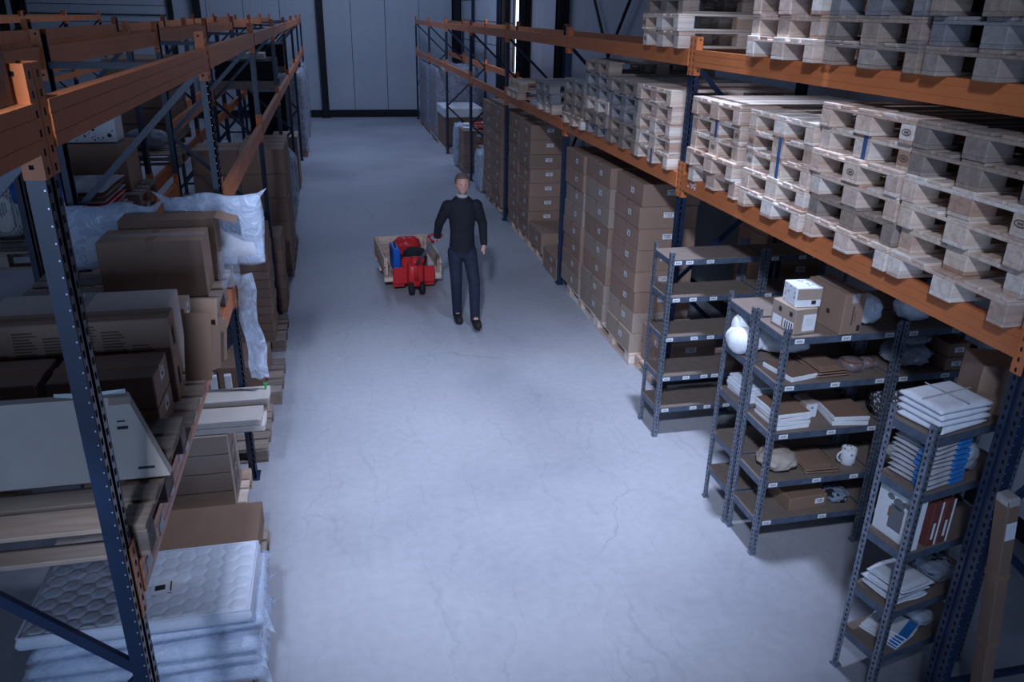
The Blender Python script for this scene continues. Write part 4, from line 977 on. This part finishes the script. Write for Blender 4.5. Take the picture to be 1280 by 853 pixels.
pallet('pallet on the back-to-back rack under the play box', -2.46, 8.55, ZB, 'old', 0, 'pallets on the back-to-back rack')
carton('wide brown carton under the white play box', (-2.32, 8.55, ZP), (.72, .50, .45), 'card', 0, [], 'x')
bag('net bag of logs on the back-to-back rack, left of the carton', (-2.55, 6.72, ZP), (.50, .50, .42), 'net', 'thinfilm', 21, 'bag', name='net_bag', lump=.06, p=4)
pallet('pallet on the back-to-back rack under the net bag', -2.46, 6.62, ZB, 'old', 0, 'pallets on the back-to-back rack')
t = T('blue_bin', 'blue-topped plastic bin in the dark behind the left rack', 'bin', (-2.12, 6.42, ZP))
P(t, 'bucket', MB().lathe((0, 0, 0), [(.17, 0), (.20, .36), (.19, .36), (.16, .01)], 24), 'white', True); P(t, 'lid', MB().lathe((0, 0, .34), [(.215, 0), (.215, .15), (.19, .17)], 24), 'bluebin', True, label='bright blue lid')
for k in range(6):
    o = tag(link('flat_sheet', MB().rslab((0, 0, 0), (.70, .74, .035), 70+k, .01, 10, 12).mesh('flat_sheet', ['greycloth', 'carddark', 'red', 'greycloth', 'carddark', 'greycloth'][k], True), None, (-2.25, 7.45, ZP+.026+k*.044)), 'flat folded sheet, %s of six piled beyond the net bag' % from_bottom(k, 6), 'sheet', 'flat sheets piled beyond the net bag')
pallet('pallet on the back-to-back rack under the piled flat sheets', -2.46, 7.45, ZB, 'old', 0, 'pallets on the back-to-back rack')
bag('shiny film roll on the back-to-back rack beyond the play box', (-2.3, 10.9, 1.80), (.5, .3, .24), 'greycloth', 'film', 22, 'bag', name='film_roll')
pallet('pallet on the back-to-back rack under the shiny film roll', -2.46, 10.9, ZB, 'old', 0, 'pallets on the back-to-back rack')
# far left pallets on top of the far rack
for k in range(4):
    pallet('pale pallet, %s of four on the far upper left rack' % from_bottom(k, 4), -6.9, 18.3, 3.232+k*PH, 'pale', 0, 'pallets on the far upper left rack')

# ------------------------------------------------------------------ the walking man
def skinned(name, joints, edges, mat, parent, levels=2, root=0):
    keys = list(joints); me = bpy.data.meshes.new(name)
    me.from_pydata([joints[k][0] for k in keys], [(keys.index(a), keys.index(b)) for a, b in edges], []); me.update()
    o = bpy.data.objects.new(name, me); C.objects.link(o)
    o.modifiers.new('skin', 'SKIN'); sv = me.skin_vertices[0].data
    for i, k in enumerate(keys):
        r = joints[k][1]; sv[i].radius = r if isinstance(r, tuple) else (r, r); sv[i].use_root = (i == root)
    s = o.modifiers.new('sub', 'SUBSURF'); s.levels = s.render_levels = levels
    bpy.context.view_layer.update()
    m2 = bpy.data.meshes.new_from_object(o.evaluated_get(bpy.context.evaluated_depsgraph_get()))
    bpy.data.objects.remove(o)
    m2.materials.clear(); m2.materials.append(M[mat] if isinstance(mat, str) else mat)
    m2.polygons.foreach_set('use_smooth', [True]*len(m2.polygons))
    return link(name, m2, parent)
man = T('person', 'person in a black sweater and dark trousers walking, pulling a red truck', 'person', (1.40, 8.92, 0))
J = {'pelvis': ((0, .02, .97), .08), 'belly': ((0, .0, 1.12), .095), 'chest': ((0, -.005, 1.34), .11), 'neckb': ((0, .0, 1.49), .055), 'neck': ((0, -.015, 1.56), .05),
     'rsh': ((-.165, .01, 1.41), .055), 'relb': ((-.25, .13, 1.19), .038), 'rwr': ((-.265, .27, 1.00), .026), 'rpalm': ((-.268, .31, .955), .026),
     'lsh': ((.165, .0, 1.41), .055), 'lelb': ((.25, .04, 1.18), .038), 'lwr': ((.235, -.12, .99), .026), 'lpalm': ((.23, -.155, .945), .026),
     'rhip': ((-.085, .02, .88), .060), 'rkn': ((-.085, -.07, .52), .045), 'rank': ((-.06, .05, .10), .036), 'rtoe': ((-.065, -.11, .035), .03),
     'lhip': ((.085, .01, .88), .060), 'lkn': ((.105, -.22, .55), .045), 'lank': ((.11, -.25, .13), .036), 'ltoe': ((.12, -.41, .06), .03)}
E_ = [('pelvis', 'belly'), ('belly', 'chest'), ('chest', 'neckb'), ('neckb', 'neck'), ('chest', 'rsh'), ('rsh', 'relb'), ('relb', 'rwr'), ('rwr', 'rpalm'), ('chest', 'lsh'), ('lsh', 'lelb'), ('lelb', 'lwr'), ('lwr', 'lpalm'),
      ('pelvis', 'rhip'), ('rhip', 'rkn'), ('rkn', 'rank'), ('rank', 'rtoe'), ('pelvis', 'lhip'), ('lhip', 'lkn'), ('lkn', 'lank'), ('lank', 'ltoe')]
for s, pk, dy, dz in (('r', 'rpalm', .035, -.045), ('l', 'lpalm', -.02, -.05)):
    p = Vector(J[pk][0])
    for i, (off, ln) in enumerate(((-.030, .8), (-.010, 1.0), (.010, .95), (.028, .75))):
        a = p + Vector((off*.4, off, 0)) + Vector((0, dy, dz))*.55; b = a + Vector((.0, dy*.4, dz))*ln
        J[s+'f%da' % i] = (tuple(a), .0095); J[s+'f%db' % i] = (tuple(b), .008); E_ += [(pk, s+'f%da' % i), (s+'f%da' % i, s+'f%db' % i)]
    a = p + Vector((-.03 if s == 'l' else .03, -.02, -.01)); J[s+'tha'] = (tuple(a), .010); J[s+'thb'] = (tuple(a + Vector((0, dy*.5, -.03))), .009); E_ += [(pk, s+'tha'), (s+'tha', s+'thb')]
# head: sculpted ball joined onto the neck
body = skinned('body', J, E_, 'skin', man)
hb = bmesh.new(); bmesh.ops.create_icosphere(hb, subdivisions=4, radius=1.0)
for q in hb.verts:
    n = q.co.copy(); x_, y_, z_ = n.x*.077, n.y*.098, n.z*.118
    if n.z < 0: x_ *= 1 - .28*(-n.z)**1.5; y_ *= 1-.12*(-n.z)
    if n.y < 0:
        y_ -= .024*math.exp(-((n.x/.16)**2 + ((n.z+.08)/.16)**2))                    # nose
        y_ += .012*math.exp(-(((abs(n.x)-.38)/.16)**2 + ((n.z-.05)/.12)**2))          # eye sockets
        y_ -= .006*math.exp(-((n.x/.3)**2 + ((n.z+.48)/.08)**2)); y_ += .005*math.exp(-((n.x/.3)**2 + ((n.z+.40)/.05)**2))   # lips
        y_ -= .010*math.exp(-((n.x/.3)**2 + ((n.z+.82)/.15)**2))                      # chin
    x_ += math.copysign(.016*math.exp(-(((n.y-.08)/.16)**2 + ((n.z+.03)/.22)**2))*(abs(n.x) > .9), n.x)   # ears
    q.co = Vector((x_, y_-.035, z_+1.665))
hm = bpy.data.meshes.new('head'); hb.to_mesh(hm); hb.free(); hm.polygons.foreach_set('use_smooth', [True]*len(hm.polygons))
# join the head into the body mesh so the body stays one mesh
jb = bmesh.new(); jb.from_mesh(body.data); jb.from_mesh(hm); jb.to_mesh(body.data); jb.free()
body.data.polygons.foreach_set('use_smooth', [True]*len(body.data.polygons))
for sx_ in (-.03, .03): P(man, 'eye', MB().blob((sx_, -.118, 1.675), (.018, .014, .011), 2, 0, 0, 2), 'ink', True)
hr = MB().blob((0, -.012, 1.705), (.172, .205, .175), 2.2, .05, 3, 4)
hr.v = [v if not (v[1] < -.07 and v[2] < 1.735) else (v[0]*.9, -.06, max(v[2], 1.715)) for v in hr.v]
P(man, 'hair', hr, 'hair', True)
def ball(mb, c, r, sc=(1, 1, 1)): mb.blob(c, (2*r*sc[0], 2*r*sc[1], 2*r*sc[2]), 2.0, 0, 0, 3)
def limb(mb, pts):
    for (p0, r0), (p1, r1) in zip(pts[:-1], pts[1:]):
        mb.tube(p0, p1, r0, 16, r1); ball(mb, p0, r0); ball(mb, p1, r1)
def loft(mb, secs, n=24):
    v = [(cx+rx*math.cos(2*math.pi*k/n), cy+ry*math.sin(2*math.pi*k/n), z) for cx, cy, z, rx, ry in secs for k in range(n)]
    f = [(i*n+k, i*n+(k+1) % n, (i+1)*n+(k+1) % n, (i+1)*n+k) for i in range(len(secs)-1) for k in range(n)]
    mb.add(v, f + [tuple(range(n))[::-1], tuple(range((len(secs)-1)*n, len(secs)*n))])
def remeshed(name, mb, mat, parent, vox=.010, it=6):
    o = bpy.data.objects.new(name, mb.mesh(name, mat)); C.objects.link(o)
    m = o.modifiers.new('r', 'REMESH'); m.mode = 'VOXEL'; m.voxel_size = vox; m.use_smooth_shade = True
    sm = o.modifiers.new('s', 'SMOOTH'); sm.iterations = it; sm.factor = .5
    bpy.context.view_layer.update()
    me = bpy.data.meshes.new_from_object(o.evaluated_get(bpy.context.evaluated_depsgraph_get())); bpy.data.objects.remove(o)
    me.materials.clear(); me.materials.append(M[mat]); me.polygons.foreach_set('use_smooth', [True]*len(me.polygons))
    return link(name, me, parent)
sw = MB()
loft(sw, [(0, .015, .86, .155, .112), (0, .01, .96, .150, .110), (0, 0, 1.12, .142, .108), (0, -.005, 1.28, .160, .115), (0, 0, 1.38, .172, .112), (0, 0, 1.45, .155, .10), (0, 0, 1.50, .105, .085), (0, 0, 1.535, .066, .066)])
limb(sw, [(J['rsh'][0], .075), (J['relb'][0], .056), (J['rwr'][0], .043)]); limb(sw, [(J['lsh'][0], .075), (J['lelb'][0], .056), (J['lwr'][0], .043)])
remeshed('sweater', sw, 'black', man)
tr_ = MB()
loft(tr_, [(0, .015, .80, .14, .105), (0, .015, .88, .158, .11), (0, .015, .98, .150, .105)])
limb(tr_, [((-.085, .02, .86), .090), (J['rkn'][0], .070), ((-.06, .05, .062), .057)]); limb(tr_, [((.085, .01, .86), .090), (J['lkn'][0], .070), ((.11, -.25, .09), .057)])
remeshed('trousers', tr_, 'navy', man)
for nm, a, b, tilt in (('r', J['rank'][0], J['rtoe'][0], 0), ('l', J['lank'][0], J['ltoe'][0], 0)):
    c_ = Vector(((a[0]+b[0])/2, (a[1]+b[1])/2-.01, .048 if nm == 'r' else .075))
    P(man, 'shoe', MB().blob((0, 0, 0), (.10, .29, .095), 3, .05, 2, 3), 'rubber', True, loc=tuple(c_), rot=(0 if nm == 'r' else -.12, 0, 0))
P(man, 'collar', MB().lathe((0, -.008, 1.515), [(.070, 0), (.064, .04), (.056, .04), (.060, 0)], 20), 'greycloth', True)

# ------------------------------------------------------------------ red hand pallet truck and its crate
tk = T('pallet_truck', 'red hand pallet truck pulled by the walking person', 'pallet truck', (.94, 10.0, 0), .06)
P(tk, 'pump_body', MB().cbox((0, 0, .26), (.20, .16, .30), .02).cbox((0, -.02, .45), (.12, .12, .12), .02).tube((0, -.05, .2), (0, -.05, .52), .045, 14), 'red', True)
P(tk, 'fork_frame', MB().cbox((0, .12, .22), (.56, .06, .22), .015).cbox((0, .16, .38), (.30, .05, .16), .02), 'red')
for sx_ in (-.20, .20):
    P(tk, 'fork', MB().cbox((sx_, .72, .082), (.155, 1.18, .045), .012), 'red'); P(tk, 'fork_roller', MB().tube((sx_-.04, 1.2, .04), (sx_+.04, 1.2, .04), .04, 14), 'rubber', True)
for sx_ in (-.07, .07): P(tk, 'steer_wheel', MB().tube((sx_-.025, -.05, .095), (sx_+.025, -.05, .095), .095, 18), 'rubber', True)
td = P(tk, 'tiller', MB().tube((0, -.08, .42), (.13, -.62, .86), .021, 10), 'galv', True)
P(tk, 'tiller_head', MB().tube((.13, -.62, .86), (.06, -.72, .96), .014).tube((.13, -.62, .86), (.22, -.70, .95), .014).tube((.06, -.72, .96), (.09, -.78, 1.00), .014).tube((.22, -.70, .95), (.21, -.77, .99), .014).tube((.09, -.78, 1.0), (.21, -.77, .99), .015), 'red', True)
cr = T('wooden_crate', 'open wooden crate with pale side boards riding on the red truck', 'crate', (.90, 10.80, .107), .06)
for yy in (-.52, 0, .52): P(cr, 'deck_bearer', MB().cbox((0, yy, .03), (.78, .10, .06), .004), 'wood_pale')
for k in range(6): P(cr, 'deck_board', MB().cbox((-.325+k*.13, 0, .071), (.115, 1.14, .02), .003), 'wood_pale')
for sx_ in (-.375, .375):
    for k in range(2): P(cr, 'side_board', MB().cbox((sx_, 0, .14+k*.13), (.025, 1.14, .115), .004), 'wood_pale')
    for yy in (-.5, .5): P(cr, 'corner_post', MB().cbox((sx_*.93, yy, .2), (.03, .06, .24), .004), 'wood_pale')
for k in range(2): P(cr, 'end_board', MB().cbox((0, .57, .14+k*.13), (.74, .022, .115), .004), 'wood_pale')
tb = T('tool_case', 'slim blue case standing in the wooden crate', 'case', (.72, 10.55, .107+.082), .06)
P(tb, 'body', MB().cbox((0, 0, .16), (.10, .40, .32), .015), 'bluebin'); P(tb, 'handle', MB().tube((0, -.06, .32), (0, -.06, .36), .008).tube((0, .06, .32), (0, .06, .36), .008).tube((0, -.06, .36), (0, .06, .36), .008), 'rubber')
bag('black sack lying in the wooden crate', (1.0, 10.62, .107+.082), (.34, .5, .24), 'black', None, 25, 'sack', name='black_sack')
bag('red bag behind the black sack in the crate', (.93, 11.06, .107+.082), (.4, .3, .3), 'red', None, 26, 'sack', name='red_sack')
